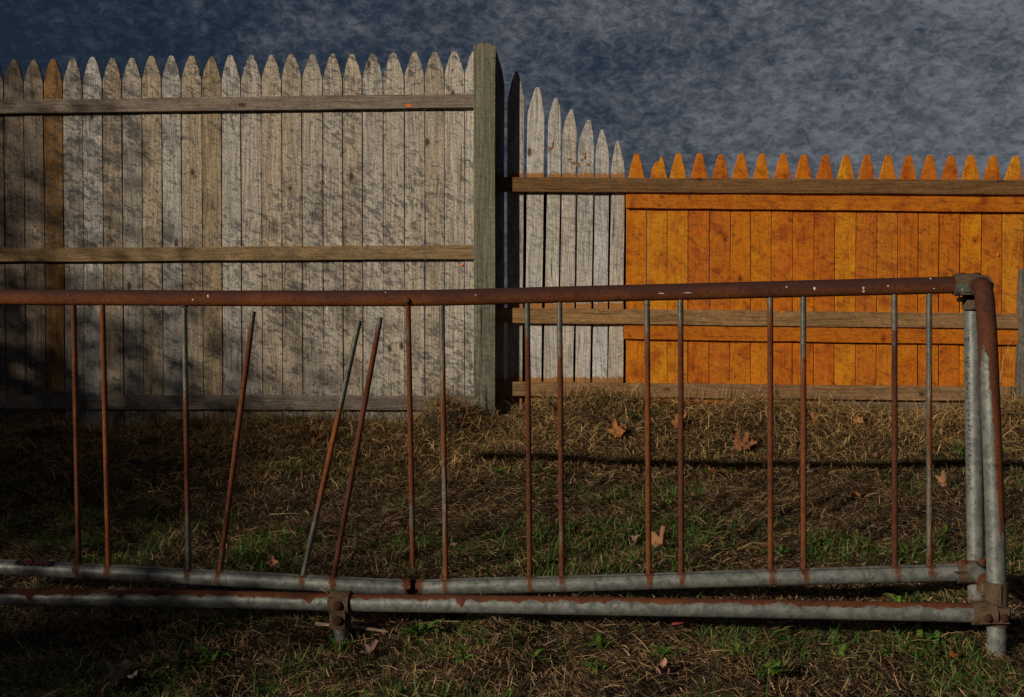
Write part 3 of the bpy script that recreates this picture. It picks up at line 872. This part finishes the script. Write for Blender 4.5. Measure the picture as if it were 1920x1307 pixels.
# bottom front clamp
c3 = tube('clamp', [at(1868.5, 1091, 2.536), at(1868.5, 1172, 2.534)], RP + .0042, M_clamp, rack, rust=1.1, hot=.3, sub=.006, wob=.012)
join_into(c3, tube('clamp', [at(1822, 1149, YF(1822)), at(1866, 1150, YF(1866))], RP + .006, M_clamp, rack, rust=1.2, hot=.4, sub=.004, wob=.015))
join_into(c3, rbox('clamp', at(1857, 1150, 2.53) + Vector((0, -RP - .002, 0)), .072, .008, .042, M_clamp, rack, 1.2, .35, .004))
rbox('clamp_slot', at(1869.5, 1111, 2.536) + Vector((0, -RP - .0044, 0)), .0035, .002, .046, M_dark, c3, 1, 0, .0005)
for bx in (1843, 1873):
    bolt('bolt', at(bx, 1153, 2.53) + Vector((0, -RP - .006, 0)), Vector((.15, -1, .05)), .0098, .009, c3, hot=-.05, hexa=(bx > 1850))
c2b = rbox('clamp', at(1843, 1103, 2.57), .022, .03, .026, M_clamp, rack, 1.1, .6, .006)

# stencilled marks along the end post
M_ink = plain('black stencil ink', (0.02, 0.02, 0.022), 0.8, 0.2, 300)
def stencil():
    ax0, ax1 = pt, pb
    L = (ax1 - ax0).length; dirn = (ax1 - ax0).normalized()
    verts, faces = [], []
    def add_mesh(pts2, fcs, ofs, ang0):
        base = len(verts)
        for u, v in pts2:       # u along the pipe downwards, v around the pipe
            c = ax0 + dirn * (ofs + u)
            a = ang0 + v / (RP * .97)
            verts.append(c + Vector((-math.cos(a), -math.sin(a), 0)) * (RP * .97 + .0006) - RO)
        for f in fcs: faces.append(tuple(base + q for q in f))
    cu = bpy.data.curves.new('t', 'FONT'); cu.body = '1/2'; cu.size = 0.026
    ob = bpy.data.objects.new('t', cu); COL.objects.link(ob)
    dg = bpy.context.evaluated_depsgraph_get(); me = ob.evaluated_get(dg).to_mesh()
    tv = [(v.co.x, v.co.y) for v in me.vertices]; tf = [tuple(p.vertices) for p in me.polygons]
    add_mesh([(x, -y) for x, y in tv], tf, 0.055, R(44))
    bpy.data.objects.remove(ob)
    # worn, unreadable remainder of the printing: short broken strokes
    rnd = random.Random(5); o = 0.125
    while o < 0.46:
        for k in range(rnd.randint(1, 3)):
            u0, v0 = rnd.uniform(0, .006), rnd.uniform(-.009, -.001)
            w, hgt = rnd.uniform(.0012, .0026), rnd.uniform(.002, .008)
            if rnd.random() < .5: w, hgt = hgt * .8, w
            add_mesh([(u0, v0), (u0 + w, v0), (u0 + w, v0 + hgt), (u0, v0 + hgt)], [(0, 1, 2, 3)], o, R(40))
        o += rnd.uniform(.009, .016)
    link('stencil_marks', mesh_from(verts, faces, 'stencil_marks'), M_ink, ipost)
stencil()

# worn sticker wrapped on the lower rail at the left
def sticker():
    t = NT('worn black and pink sticker')
    P = t.tc.outputs['Object']
    n = t.noise(t.map(P, (110, 110, 230)), 1.0, 2, 0.5, 1.2)
    n2 = t.noise(P, 300, 3)
    reg = t.attr('reg').outputs['Fac']
    m = t.math('MULTIPLY', t.step(n, 0.50, 0.54), reg)
    c = t.mix(m, t.mix(n2, (0.006, 0.006, 0.008), (0.03, 0.03, 0.033)), t.mix(n2, (0.20, 0.025, 0.04), (0.32, 0.07, 0.09)))
    t.put(t.b.inputs['Base Color'], c); t.b.inputs['Roughness'].default_value = 0.4
    verts, faces, rg = [], [], []
    nu, nv = 24, 8
    for i in range(nu + 1):
        px = 33 + (106 - 33) * i / nu
        cy = float(np.interp(px, [5, 150], [1063, 1070]))
        c = at(px, cy, YP(px))
        for j in range(nv + 1):
            a = R(95 - 62 * j / nv + (6 * math.sin(i * 1.7) if j in (0, nv) else 0))   # elevation above the front
            verts.append(c + Vector((0, -math.cos(a), math.sin(a))) * (RP + .0009) - RO)
            rg.append(1.0 if 2 <= j <= 6 and 3 < i < 22 else 0.0)
    for i in range(nu):
        for j in range(nv):
            q = i * (nv + 1) + j
            faces.append((q, q + 1, q + nv + 2, q + nv + 1))
    me = mesh_from(verts, faces, 'sticker'); fattr(me, 'reg', rg)
    link('sticker', me, t.m, low_rail, smooth=True)['label'] = 'worn black sticker with pink lettering'
sticker()

# ------------------------------------------------------------------ grass
def blades(n, xr, yr, length, width, elev, curl, cols, colvar, dens=None, lift=0.0, swirl=0.0, droop=1.0):
    """returns arrays of verts (n*5,3) and colours; each blade a curved tapering strip of 2 quads and a tip"""
    x = rng.uniform(*xr, n); y = rng.uniform(*yr, n)
    keep = np.abs(x) < y * 0.50 + 0.45
    if dens is not None: keep &= rng.random(n) < dens(x, y)
    x, y = x[keep], y[keep]; n = len(x)
    z = ground(x, y) + rng.uniform(-.004, lift, n)
    L = length[0] + (length[1] - length[0]) * rng.random(n) ** 1.4
    Wd = rng.uniform(*width, n)
    az = rng.uniform(0, 2 * np.pi, n)
    if swirl:
        az = az * (1 - swirl) + swirl * (vnoise(x, y, .35, 9) * 4 * np.pi)
    el = rng.uniform(*elev, n)
    cu = rng.uniform(*curl, n)
    bend_az = rng.uniform(-.7, .7, n)
    P = np.empty((n, 5, 3)); C = np.empty((n, 5, 3))
    side = np.stack([-np.sin(az), np.cos(az), rng.uniform(-.6, .6, n)], -1); side /= np.linalg.norm(side, axis=1)[:, None]
    p = np.stack([x, y, z], -1)
    rowp = [p]
    for k in range(2):
        e = el - cu * (k + .35) * .7 * droop; a = az + bend_az * (k) * .6
        d = np.stack([np.cos(e) * np.cos(a), np.cos(e) * np.sin(a), np.sin(e)], -1)
        p = p + d * (L * .42)[:, None]
        rowp.append(p.copy())
    e = el - cu * 1.7 * droop; a = az + bend_az * 1.1
    d = np.stack([np.cos(e) * np.cos(a), np.cos(e) * np.sin(a), np.sin(e)], -1)
    tip = p + d * (L * .22)[:, None]
    gzv = ground(rowp[2][:, 0], rowp[2][:, 1]); rowp[2][:, 2] = np.maximum(rowp[2][:, 2], gzv + .001)
    gzt = ground(tip[:, 0], tip[:, 1]); tip[:, 2] = np.maximum(tip[:, 2], gzt + .001)
    P[:, 0] = rowp[0] - side * (Wd / 2)[:, None]; P[:, 1] = rowp[0] + side * (Wd / 2)[:, None]
    P[:, 2] = rowp[1] + side * (Wd * .5)[:, None]; P[:, 3] = rowp[1] - side * (Wd * .5)[:, None]
    # second row shares with tip: use mid row then tip
    P2 = np.empty((n, 7, 3)); P2[:, :4] = P[:, :4]
    P2[:, 4] = rowp[2] + side * (Wd * .32)[:, None]; P2[:, 5] = rowp[2] - side * (Wd * .32)[:, None]; P2[:, 6] = tip
    cols = np.array(cols)
    ci = rng.integers(0, len(cols), n)
    c = cols[ci] * rng.uniform(1 - colvar, 1 + colvar, n)[:, None]
    C2 = np.repeat(c[:, None, :], 7, 1)
    return P2, C2, (x, y)

def build_blades(name, parts, mat, label, cat):
    P = np.concatenate([p[0] for p in parts]); C = np.concatenate([p[1] for p in parts])
    n = len(P)
    me = bpy.data.meshes.new(name)
    me.vertices.add(n * 7); me.vertices.foreach_set('co', P.reshape(-1).astype('f'))
    base = (np.arange(n) * 7)[:, None]
    q1 = base + np.array([0, 1, 2, 3]); q2 = base + np.array([3, 2, 4, 5]); t3 = base + np.array([5, 4, 6])
    loops = np.concatenate([q1, q2, t3], 1).reshape(-1)
    me.loops.add(len(loops)); me.loops.foreach_set('vertex_index', loops.astype('i'))
    me.polygons.add(n * 3)
    st = (np.arange(n) * 11)[:, None] + np.array([0, 4, 8])
    me.polygons.foreach_set('loop_start', st.reshape(-1).astype('i'))
    me.update(calc_edges=True)
    c4 = np.ones((n * 7, 4), 'f'); c4[:, :3] = C.reshape(-1, 3); cattr(me, 'tint', c4)
    me.polygons.foreach_set('use_smooth', [True] * len(me.polygons))
    o = link(name, me, mat)
    tag(o, label, cat, kind='stuff')
    return o

XR, YR = (-3.0, 3.0), (1.75, 4.93)
def fence_clip(x, y): return np.where(y < 4.94, 1.0, 0.0)
# where the green shows: near the rack and in the foreground, patchy
def greend(x, y):
    py = 602 + F * (CAM_Z - ground(x, y)) / y
    a = np.exp(-((py - 1045) / 75) ** 2) * 1.1 + np.clip((py - 1120) / 120, 0, 1) * .8 + np.exp(-((py - 930) / 70) ** 2) * .28 + .04
    pat = np.clip((vnoise(x, y, .22, 4) * .6 + vnoise(x, y, .09, 5) * .4 - .46) * 5.0, 0.02, 1)
    return a * pat
def hayd(x, y):
    return np.clip((y - 4.05) / .45, 0, 1) * (0.35 + .65 * vnoise(x, y, .2, 6))
straw = [(.04, .024, .015), (.055, .034, .02), (.44, .28, .145), (.37, .235, .115), (.29, .18, .088), (.21, .125, .06), (.13, .08, .04), (.48, .32, .17), (.075, .044, .024), (.26, .18, .075)]  # browns of dry blades, the darkest standing in for shadow between them
hayc = [(.62, .41, .16), (.52, .33, .12), (.40, .245, .085), (.68, .47, .20), (.24, .14, .055), (.10, .06, .03)]
greens = [(.055, .155, .020), (.080, .19, .028), (.035, .10, .018), (.12, .20, .045), (.06, .15, .03), (.16, .21, .065)]
M_straw = blade_material('dry straw', .8, .12)
M_green = blade_material('green blades', .55, .28)
build_blades('dry_grass', [
    blades(430000, XR, YR, (.012, .050), (.0009, .0024), (-.05, .7), (-.2, .6), straw, .5, lift=.016, swirl=.2),
    blades(11000, XR, YR, (.05, .11), (.0012, .0022), (.05, .7), (.1, .8), straw, .5, lift=.02, swirl=.2),
    blades(70000, XR, (4.0, 4.93), (.03, .12), (.0010, .0022), (.0, 1.0), (.3, 1.5), hayc, .5, dens=hayd, lift=.03, swirl=.4),
    blades(1300, XR, (4.80, 4.93), (.05, .16), (.0012, .0022), (.7, 1.45), (.1, .8), hayc, .3, lift=.01),
], M_straw, 'matted dry brown grass and hay covering the slope in front of the fences', 'dry grass')
build_blades('green_grass', [
    blades(230000, XR, (1.75, 4.4), (.015, .060), (.0014, .0036), (.35, 1.4), (.0, 1.0), greens, .3, dens=greend, lift=.004),
    blades(2600, XR, (4.3, 4.93), (.03, .10), (.0014, .003), (.5, 1.4), (.0, 1.0), greens, .3, dens=lambda x, y: vnoise(x, y, .15, 8) ** 2, lift=.004),
], M_green, 'short green grass growing through the dead thatch', 'grass')

# ------------------------------------------------------------------ weeds
def ground_at_px(px, py):
    """depth at which the line of sight through a photo pixel meets the ground"""
    lo, hi = 1.8, 4.93
    for _ in range(40):
        m = (lo + hi) / 2; p = at(px, py, m)
        if p.z > gz(p.x, p.y): lo = m
        else: hi = m
    p = at(px, py, lo); return Vector((p.x, p.y, gz(p.x, p.y)))

def weed(px, py, size, n, label, wide=.26, col=(.055, .135, .022), up=.6):
    base = ground_at_px(px, py); base.z += .008; size *= .72; n = int(n * 1.7); wide *= 1.05; col = (col[0] * 1.5, col[1] * 1.15, col[2] * 1.1)
    verts, faces, tint = [], [], []
    for k in range(n):
        a = random.uniform(0, 2 * math.pi); L = size * random.uniform(.45, 1.2)
        el = random.uniform(up * .4, up * 1.9); w = L * wide * random.uniform(.8, 1.15)
        p = Vector((random.uniform(-.35, .35) * size, random.uniform(-.35, .35) * size, .004)); d2 = Vector((-math.sin(a), math.cos(a), 0)); c = [q * random.uniform(.75, 1.3) for q in col]
        b0 = len(verts); m = 7
        for j in range(m + 1):
            t = j / m
            ww = w * math.sin(math.pi * min(1, t * .93 + .07)) ** .8 * .5
            if 0 < j < m: ww *= 1 + .16 * (-1) ** j
            verts += [p + d2 * ww + Vector((0, 0, ww * .35)), p.copy(), p - d2 * ww + Vector((0, 0, ww * .35))]
            for s_ in range(3): tint.append((*[q * (1.3 if s_ == 1 else 1) for q in c], 1))
            e = el - t * 1.0
            p = p + Vector((math.cos(e) * math.cos(a), math.cos(e) * math.sin(a), math.sin(e))) * (L / m)
        for j in range(m):
            q = b0 + j * 3
            faces += [(q, q + 1, q + 4, q + 3), (q + 1, q + 2, q + 5, q + 4)]
    me = mesh_from(verts, faces, 'weed'); cattr(me, 'tint', tint)
    o = link('weed', me, M_green, smooth=True)
    o.location = base
    tag(o, label, 'weed', 'broadleaf weeds in the grass')
    return o
weed(790, 1200, .085, 9, 'leafy green weed just right of the pale stick')
weed(400, 1248, .07, 8, 'small green weed alone in the dark foreground at the lower left')
weed(1130, 1222, .065, 9, 'low green weed rosette in the foreground between the red leaf and the grey leaf')
weed(895, 1172, .075, 8, 'weed with narrow leaves tucked against the front ground rail beside the grey leaf', .2)
weed(1455, 1205, .06, 8, 'bright green weed in the foreground right of the small red leaf')
weed(1690, 1140, .06, 9, 'lit green weed in the shadow between the two lower rails near the right end', col=(.09, .19, .03))
weed(1740, 1215, .075, 10, 'spreading green weed in the foreground left of the front corner foot')
weed(1775, 1005, .05, 8, 'low bright weed between the last bar and the galvanised end post')
weed(940, 892, .06, 8, 'dark green weed clump on the slope in front of the mossy post')
weed(1000, 935, .055, 8, 'dark green weed on the slope seen beside the ninth bar', .22)
weed(1250, 955, .06, 8, 'green weed seen between the two bars left of the big curled leaf', .22, (.06, .15, .025))
weed(1795, 858, .075, 7, 'upright green weed in the shadow line beside the galvanised end post', .2, (.045, .11, .02), .9)
weed(1460, 1045, .06, 9, 'green weed between the lower rail and the thirteenth and fourteenth bars')
weed(1530, 1030, .055, 9, 'bright green weed right of the fourteenth bar', .24, (.08, .17, .03))
weed(640, 1225, .055, 7, 'small weed at the base of the short middle foot of the rack')
weed(1010, 1250, .05, 8, 'small weed near the bottom edge below the broken lower rail')
weed(1440, 1275, .06, 8, 'weed at the bottom edge right of the pink leaf')
weed(1255, 1240, .06, 9, 'green weed in the foreground just above the pale pink leaf')
weed(1120, 1262, .055, 9, 'green weed near the bottom edge left of the pale pink leaf', col=(.07, .16, .03))
weed(1580, 1245, .065, 10, 'jagged green weed low in the right foreground', .2, (.06, .16, .03))
weed(1380, 1240, .05, 8, 'compact weed right of the pale pink leaf', .26, (.08, .18, .03))
weed(870, 1245, .06, 9, 'green weed to the right of the grey brown foreground leaf', .24, (.07, .17, .03))
weed(210, 1060, .055, 8, 'dim green weed beside the second bar at the left', .24)
weed(450, 1050, .055, 8, 'green weed behind the lower rail beside the first leaning bar', .22, (.06, .15, .025))
weed(1660, 1240, .05, 8, 'small pale green weed in the right foreground', .24, (.08, .15, .04))

# ------------------------------------------------------------------ fallen leaves
M_leaf = leaf_material('dead leaf')
def leaf(px, py, size, col, label, stand=.2, spin=0.0, curlv=.5, lobes=5, lift=.019):
    size *= .88; col = tuple(q * .78 for q in col); curlv = curlv * .55 + .1; stand *= .9
    base = ground_at_px(px, py)
    rnd = random.Random(int(px * 7 + py))
    nA, nR = 60, 5
    verts, tint, vein, faces = [Vector((0, 0, 0))], [(*col, 1)], [1.0], []
    la = [math.pi / 2 + (k - (lobes - 1) / 2) * (2 * math.pi * .80 / lobes) for k in range(lobes)]
    ll = [(.62, .9, 1.1, .9, .62)[k] * rnd.uniform(.88, 1.1) if lobes == 5 else (.85, 1.1, .85)[k] for k in range(lobes)]
    def rad(a):
        r = .50
        for q, l in zip(la, ll):
            d = abs((a - q + math.pi) % (2 * math.pi) - math.pi)
            main = l * max(0, 1 - (d / .74) ** 1.2)
            s1 = l * .80 * max(0, 1 - abs(d - .27) / .16)
            r = max(r, main, s1)
        return r * (1 + .05 * math.sin(a * 23))
    for i in range(1, nR + 1):
        for k in range(nA):
            a = 2 * math.pi * k / nA; r = rad(a) * i / nR * size / 2
            x, y = r * math.cos(a), r * math.sin(a)
            d = min(abs((a - q + math.pi) % (2 * math.pi) - math.pi) for q in la)
            z = curlv * (x * x * 1.3 + y * y * .7) / (size * .5) * (1 + .5 * math.sin(a * 2 + px)) + .30 * size * mnoise.noise(Vector((x, y, px * .01)) * 26) + .12 * size * mnoise.noise(Vector((x, y, 3 + px * .01)) * 70) \
                + (.04 * size * min(d, .3) / .3) * i / nR
            verts.append(Vector((x, y, z))); tint.append((*[c * rnd.uniform(.9, 1.1) for c in col], 1)); vein.append(1.0 if d < .06 else 0.0)
    for k in range(nA): faces.append((0, 1 + k, 1 + (k + 1) % nA))
    for i in range(nR - 1):
        for k in range(nA):
            a0 = 1 + i * nA; k2 = (k + 1) % nA
            faces.append((a0 + k, a0 + nA + k, a0 + nA + k2, a0 + k2))
    # stalk
    b0 = len(verts); sr = size * .012
    for j in range(6):
        t = j / 5
        c = Vector((size * .05 * math.sin(t * 3), -t * size * .55, .02 * t * t + .01 * t))
        for q in range(4):
            an = q * math.pi / 2
            verts.append(c + Vector((math.cos(an) * sr, 0, math.sin(an) * sr))); tint.append((*[c_ * .8 for c_ in col], 1)); vein.append(0)
    for j in range(5):
        for q in range(4):
            q2 = (q + 1) % 4
            faces.append((b0 + j * 4 + q, b0 + j * 4 + q2, b0 + j * 4 + 4 + q2, b0 + j * 4 + 4 + q))
    me = mesh_from(verts, faces, 'fallen_leaf'); cattr(me, 'tint', tint); fattr(me, 'vein', vein)
    o = link('fallen_leaf', me, M_leaf, smooth=True)
    o.location = base + Vector((0, 0, lift + size * .12 * math.sin(stand)))
    o.rotation_euler = (stand, rnd.uniform(-.15, .15), spin)
    tag(o, label, 'leaf', 'dead leaves lying on the grass')
    return o
LO, LB, LG, LP, LR_ = (.36, .15, .045), (.26, .13, .06), (.24, .17, .115), (.42, .23, .19), (.30, .06, .05)
leaf(1155, 826, .13, LO, 'large orange brown maple leaf on the hay to the left of the eleventh bar', .7, .2, .6)
leaf(1112, 838, .055, LB, 'small brown leaf scrap at the lower left of the large orange maple leaf', .3, 1.0)
leaf(1270, 806, .11, LO, 'folded orange leaf partly behind the twelfth bar high on the hay bank', .6, -.3)
leaf(1312, 772, .07, LB, 'brown leaf in the hay just under the low fence bottom rail', .5, .8)
leaf(1392, 850, .15, (.27, .11, .045), 'biggest dark rust maple leaf lying on the long rail shadow', .75, -.5, .8)
leaf(1400, 888, .09, LB, 'brown curled leaf directly below the biggest rust maple leaf', .5, .6, .9)
leaf(1335, 895, .07, LO, 'small orange leaf to the lower left of the biggest rust maple leaf', .5, 1.2)
leaf(1524, 797, .09, LO, 'orange leaf in the hay right behind the fourteenth bar', .6, .1)
leaf(1606, 804, .10, (.40, .20, .08), 'tan orange leaf with dark stalk on open hay left of the fifteenth bar', .8, 2.4, .8)
leaf(1514, 893, .09, LG, 'brown leaf half hidden behind the fourteenth bar below the rail shadow', .5, .9)
leaf(1548, 942, .06, LB, 'small brown leaf on the grass right of the fourteenth bar', .4, 1.9)
leaf(1770, 918, .085, (.36, .20, .10), 'upright tan leaf between the last bar and the galvanised end post', 1.25, 3.0, .5)
leaf(1178, 1032, .085, LG, 'grey brown curled leaf left of the eleventh bar', .7, .6, 1.6, 3)
leaf(1240, 1038, .115, (.36, .19, .09), 'large tan leaf standing on edge between the eleventh and twelfth bars', 1.15, 3.5, .7)
leaf(1084, 1015, .06, LB, 'narrow two tone leaf tip right of the tenth bar', .8, 2.6, 1.2, 3)
leaf(597, 830, .085, LO, 'orange leaf on dark hay left of the longer leaning bar pair', .6, .4)
leaf(655, 846, .06, (.28, .13, .06), 'dull brown leaf between the two free leaning bars', .5, 2.0)
leaf(511, 1071, .055, (.33, .15, .08), 'rust leaf peeping over the lower rail at left', .9, .1, .4, 3)
leaf(692, 1243, .075, (.26, .17, .125), 'grey brown leaf in the foreground below the pale stick', .5, -.7, .9)
leaf(1240, 1280, .07, LP, 'pale pink leaf at the bottom edge of the foreground', .6, .8, .6)
leaf(1268, 1188, .045, LR_, 'small dark red leaf just under the front ground rail', .5, 0, .6, 3)
leaf(936, 1184, .05, LG, 'small grey leaf under the front ground rail beside a narrow weed', .5, 1.4)
leaf(1790, 1252, .055, (.38, .13, .035), 'small bright orange leaf in the right foreground near the corner foot', .3, 2.1, .6, 3)
leaf(896, 876, .05, (.34, .2, .12), 'pale tan leaf on the slope below the mossy post to the left', .5, 1.3)
leaf(862, 802, .065, (.26, .10, .04), 'rust leaf caught in the hay left of the mossy post', .9, .4)
leaf(848, 1036, .045, LP, 'pinkish scrap of leaf beside the eighth bar near the lower rail', .7, 1.0, .6, 3)
leaf(1385, 905, .05, LO, 'tiny orange leaf between the small orange leaf and the curled brown one', .5, 2.8, .8, 3)
leaf(1488, 838, .06, LB, 'small brown leaf left of the fourteenth bar just above the rail shadow', .5, 2.2)
leaf(1640, 868, .05, LB, 'small dull leaf inside the rail shadow left of the fifteenth bar', .5, .7)
leaf(1345, 940, .05, LG, 'small grey brown leaf on the open grass right of the twelfth bar', .5, 1.1)
leaf(1608, 940, .05, LO, 'small orange brown leaf on the grass left of the fifteenth bar', .5, 1.5)
leaf(1195, 775, .05, LO, 'small orange leaf in the hay just left of the eleventh bar near the fence', .6, 1.5)
leaf(1085, 1135, .04, LG, 'tiny grey leaf in the shade between the two lower rails', .4, 1.5)
leaf(230, 1296, .13, (.20, .15, .12), 'large dull grey leaf at the bottom left corner of the grass', .15, .3, .2)
leaf(888, 915, .05, LB, 'faint brown leaf on the slope right of the eighth bar', .4, .5)
leaf(706, 1178, .045, (.40, .16, .04), 'shredded bright orange leaf right of the middle foot', 1.3, .4, 1.0)

# ------------------------------------------------------------------ sticks
def stick(name, pts, r0, r1, col, label, cat):
    path = catmull(pts, .01); n = len(path); seg = 8; verts, faces = [], []
    for i, p in enumerate(path):
        T = (path[min(i + 1, n - 1)] - path[max(i - 1, 0)]).normalized()
        a = Vector((0, 0, 1)); nn = (a - T * a.dot(T)).normalized(); bb = T.cross(nn)
        r = lerp(r0, r1, i / (n - 1)) * (1 + .25 * mnoise.noise(p * 60))
        for k in range(seg):
            an = 2 * math.pi * k / seg
            verts.append(p + nn * math.cos(an) * r * .6 + bb * math.sin(an) * r)
    for i in range(n - 1):
        for k in range(seg):
            k2 = (k + 1) % seg; faces.append((i * seg + k, i * seg + k2, (i + 1) * seg + k2, (i + 1) * seg + k))
    faces.append(tuple(range(seg))[::-1]); faces.append(tuple((n - 1) * seg + k for k in range(seg)))
    me = mesh_from(verts, faces, name)
    N = len(verts); cattr(me, 'tint', [(*col, 1)] * N); fattr(me, 'seed', [random.random()] * N)
    o = recenter(link(name, me, M_rail, smooth=True)); tag(o, label, cat); return o
def gp(px, py, up): p = ground_at_px(px, py); p.z += up; return p
stick('stick', [gp(592, 1186, .022), gp(640, 1190, .022), gp(690, 1194, .020), gp(730, 1198, .018)], .0072, .0062, (.50, .36, .25), 'pale flat broken stick lying behind the short middle foot of the rack', 'stick')
stick('stick', [gp(492, 1206, .006), gp(540, 1212, .010), gp(580, 1219, .008), gp(624, 1224, .006)], .010, .006, (.10, .07, .05), 'dark rotten stick sunk in the grass left of the short middle foot', 'stick')
stick('straw_stem', [gp(786, 1185, .02), gp(820, 1183, .024), gp(864, 1180, .02)], .0022, .0014, (.46, .36, .20), 'long dry straw lying under the front ground rail', 'stem')
stick('straw_stem', [gp(1472, 778, .02), gp(1482, 784, .022), gp(1492, 792, .016)], .0026, .002, (.55, .42, .26), 'short pale straw stuck in the hay beside the thirteenth bar', 'stem')
stick('straw_stem', [gp(505, 975, .02), gp(540, 977, .026), gp(575, 973, .02)], .0022, .0014, (.42, .33, .2), 'dry straw on the slope behind the leaning bars', 'stem')
ps = [at(1873, 735, 4.86), at(1878, 690, 4.87), at(1888, 655, 4.88), at(1898, 632, 4.89), at(1909, 620, 4.89)]
ps[0].z -= .05
stick('grass_stem', ps, .0020, .0007, (.50, .38, .22), 'tall thin dry grass stem curving up beside the grey end post', 'stem')

# ------------------------------------------------------------------ unseen tree added left of the camera to darken the left of the view
def shade_tree():
    r = Vector((math.cos(SUN_AZ), -math.sin(SUN_AZ), 0)); w = sdir.cross(r) * -1
    if w.z < 0: w = -w
    O = Vector((0, 0, CAM_Z))
    T0 = 5.0
    base = O + r * -4.8 + sdir * T0; base.z = gz(base.x, base.y)
    root = empty('added_shade_tree', base)
    tag(root, 'unseen low dense tree added left of the bike rack to cast shade', 'tree')
    n = 85000
    cl = [(-5.6, -.35, 1.4, 1.0, .44), (-4.4, -.55, .95, .9, .24), (-2.77, -.90, .50, .62, .20), (-5.9, .9, .9, 1.2, .14)]
    pts = []
    while len(pts) < n:
        u, v_, ru, rw, pr_ = random.choices(cl, weights=[c[4] for c in cl])[0]
        d = Vector((random.gauss(0, .52), random.gauss(0, .52), random.gauss(0, .5)))
        p = O + r * (u + d.x * ru) + w * (v_ + d.y * rw) + sdir * (T0 + d.z * .8)
        if p.z < gz(p.x, p.y) + .15: continue
        pts.append(p)
    P = np.array(pts) - np.array(base); n = len(P)
    nn = rng.normal(size=(n, 3)); nn /= np.linalg.norm(nn, axis=1)[:, None]
    a = rng.normal(size=(n, 3)); a -= nn * (a * nn).sum(1)[:, None]; a /= np.linalg.norm(a, axis=1)[:, None]
    b = np.cross(nn, a); s = rng.uniform(.018, .036, n)[:, None]
    V = np.stack([P - a * s, P + b * s * .5, P + a * s, P - b * s * .5], 1).reshape(-1, 3)
    me = mesh_from(V.tolist(), (np.arange(n * 4).reshape(-1, 4)).tolist(), 'crown')
    cattr(me, 'tint', np.concatenate([np.repeat(np.array(greens)[rng.integers(0, 6, n)], 4, 0), np.ones((n * 4, 1))], 1))
    link('crown', me, M_green, root)
    verts, faces = [], []
    def limb(p0, p1, r0, r1):
        d = (p1 - p0).normalized(); x = d.orthogonal().normalized(); y = d.cross(x); b0 = len(verts)
        for p, rr in ((p0, r0), (p0.lerp(p1, .5) + x * r0 * .5, (r0 + r1) / 2), (p1, r1)):
            for k in range(8):
                verts.append(p + (x * math.cos(k * math.pi / 4) + y * math.sin(k * math.pi / 4)) * rr)
        for j in range(2):
            for k in range(8): faces.append((b0 + j * 8 + k, b0 + j * 8 + (k + 1) % 8, b0 + j * 8 + 8 + (k + 1) % 8, b0 + j * 8 + 8 + k))
    top = Vector((0, 0, 1.0)); limb(Vector((0, 0, -.1)), top, .09, .06)
    for u, v_, ru, rw, pr_ in cl:
        c = O + r * u + w * v_ + sdir * T0 - base
        limb(top, c, .045, .012)
    me = mesh_from(verts, faces, 'trunk'); N = len(verts)
    cattr(me, 'tint', [(.14, .10, .07, 1)] * N); fattr(me, 'seed', [.3] * N)
    link('trunk', me, M_post, root, smooth=True)
shade_tree()
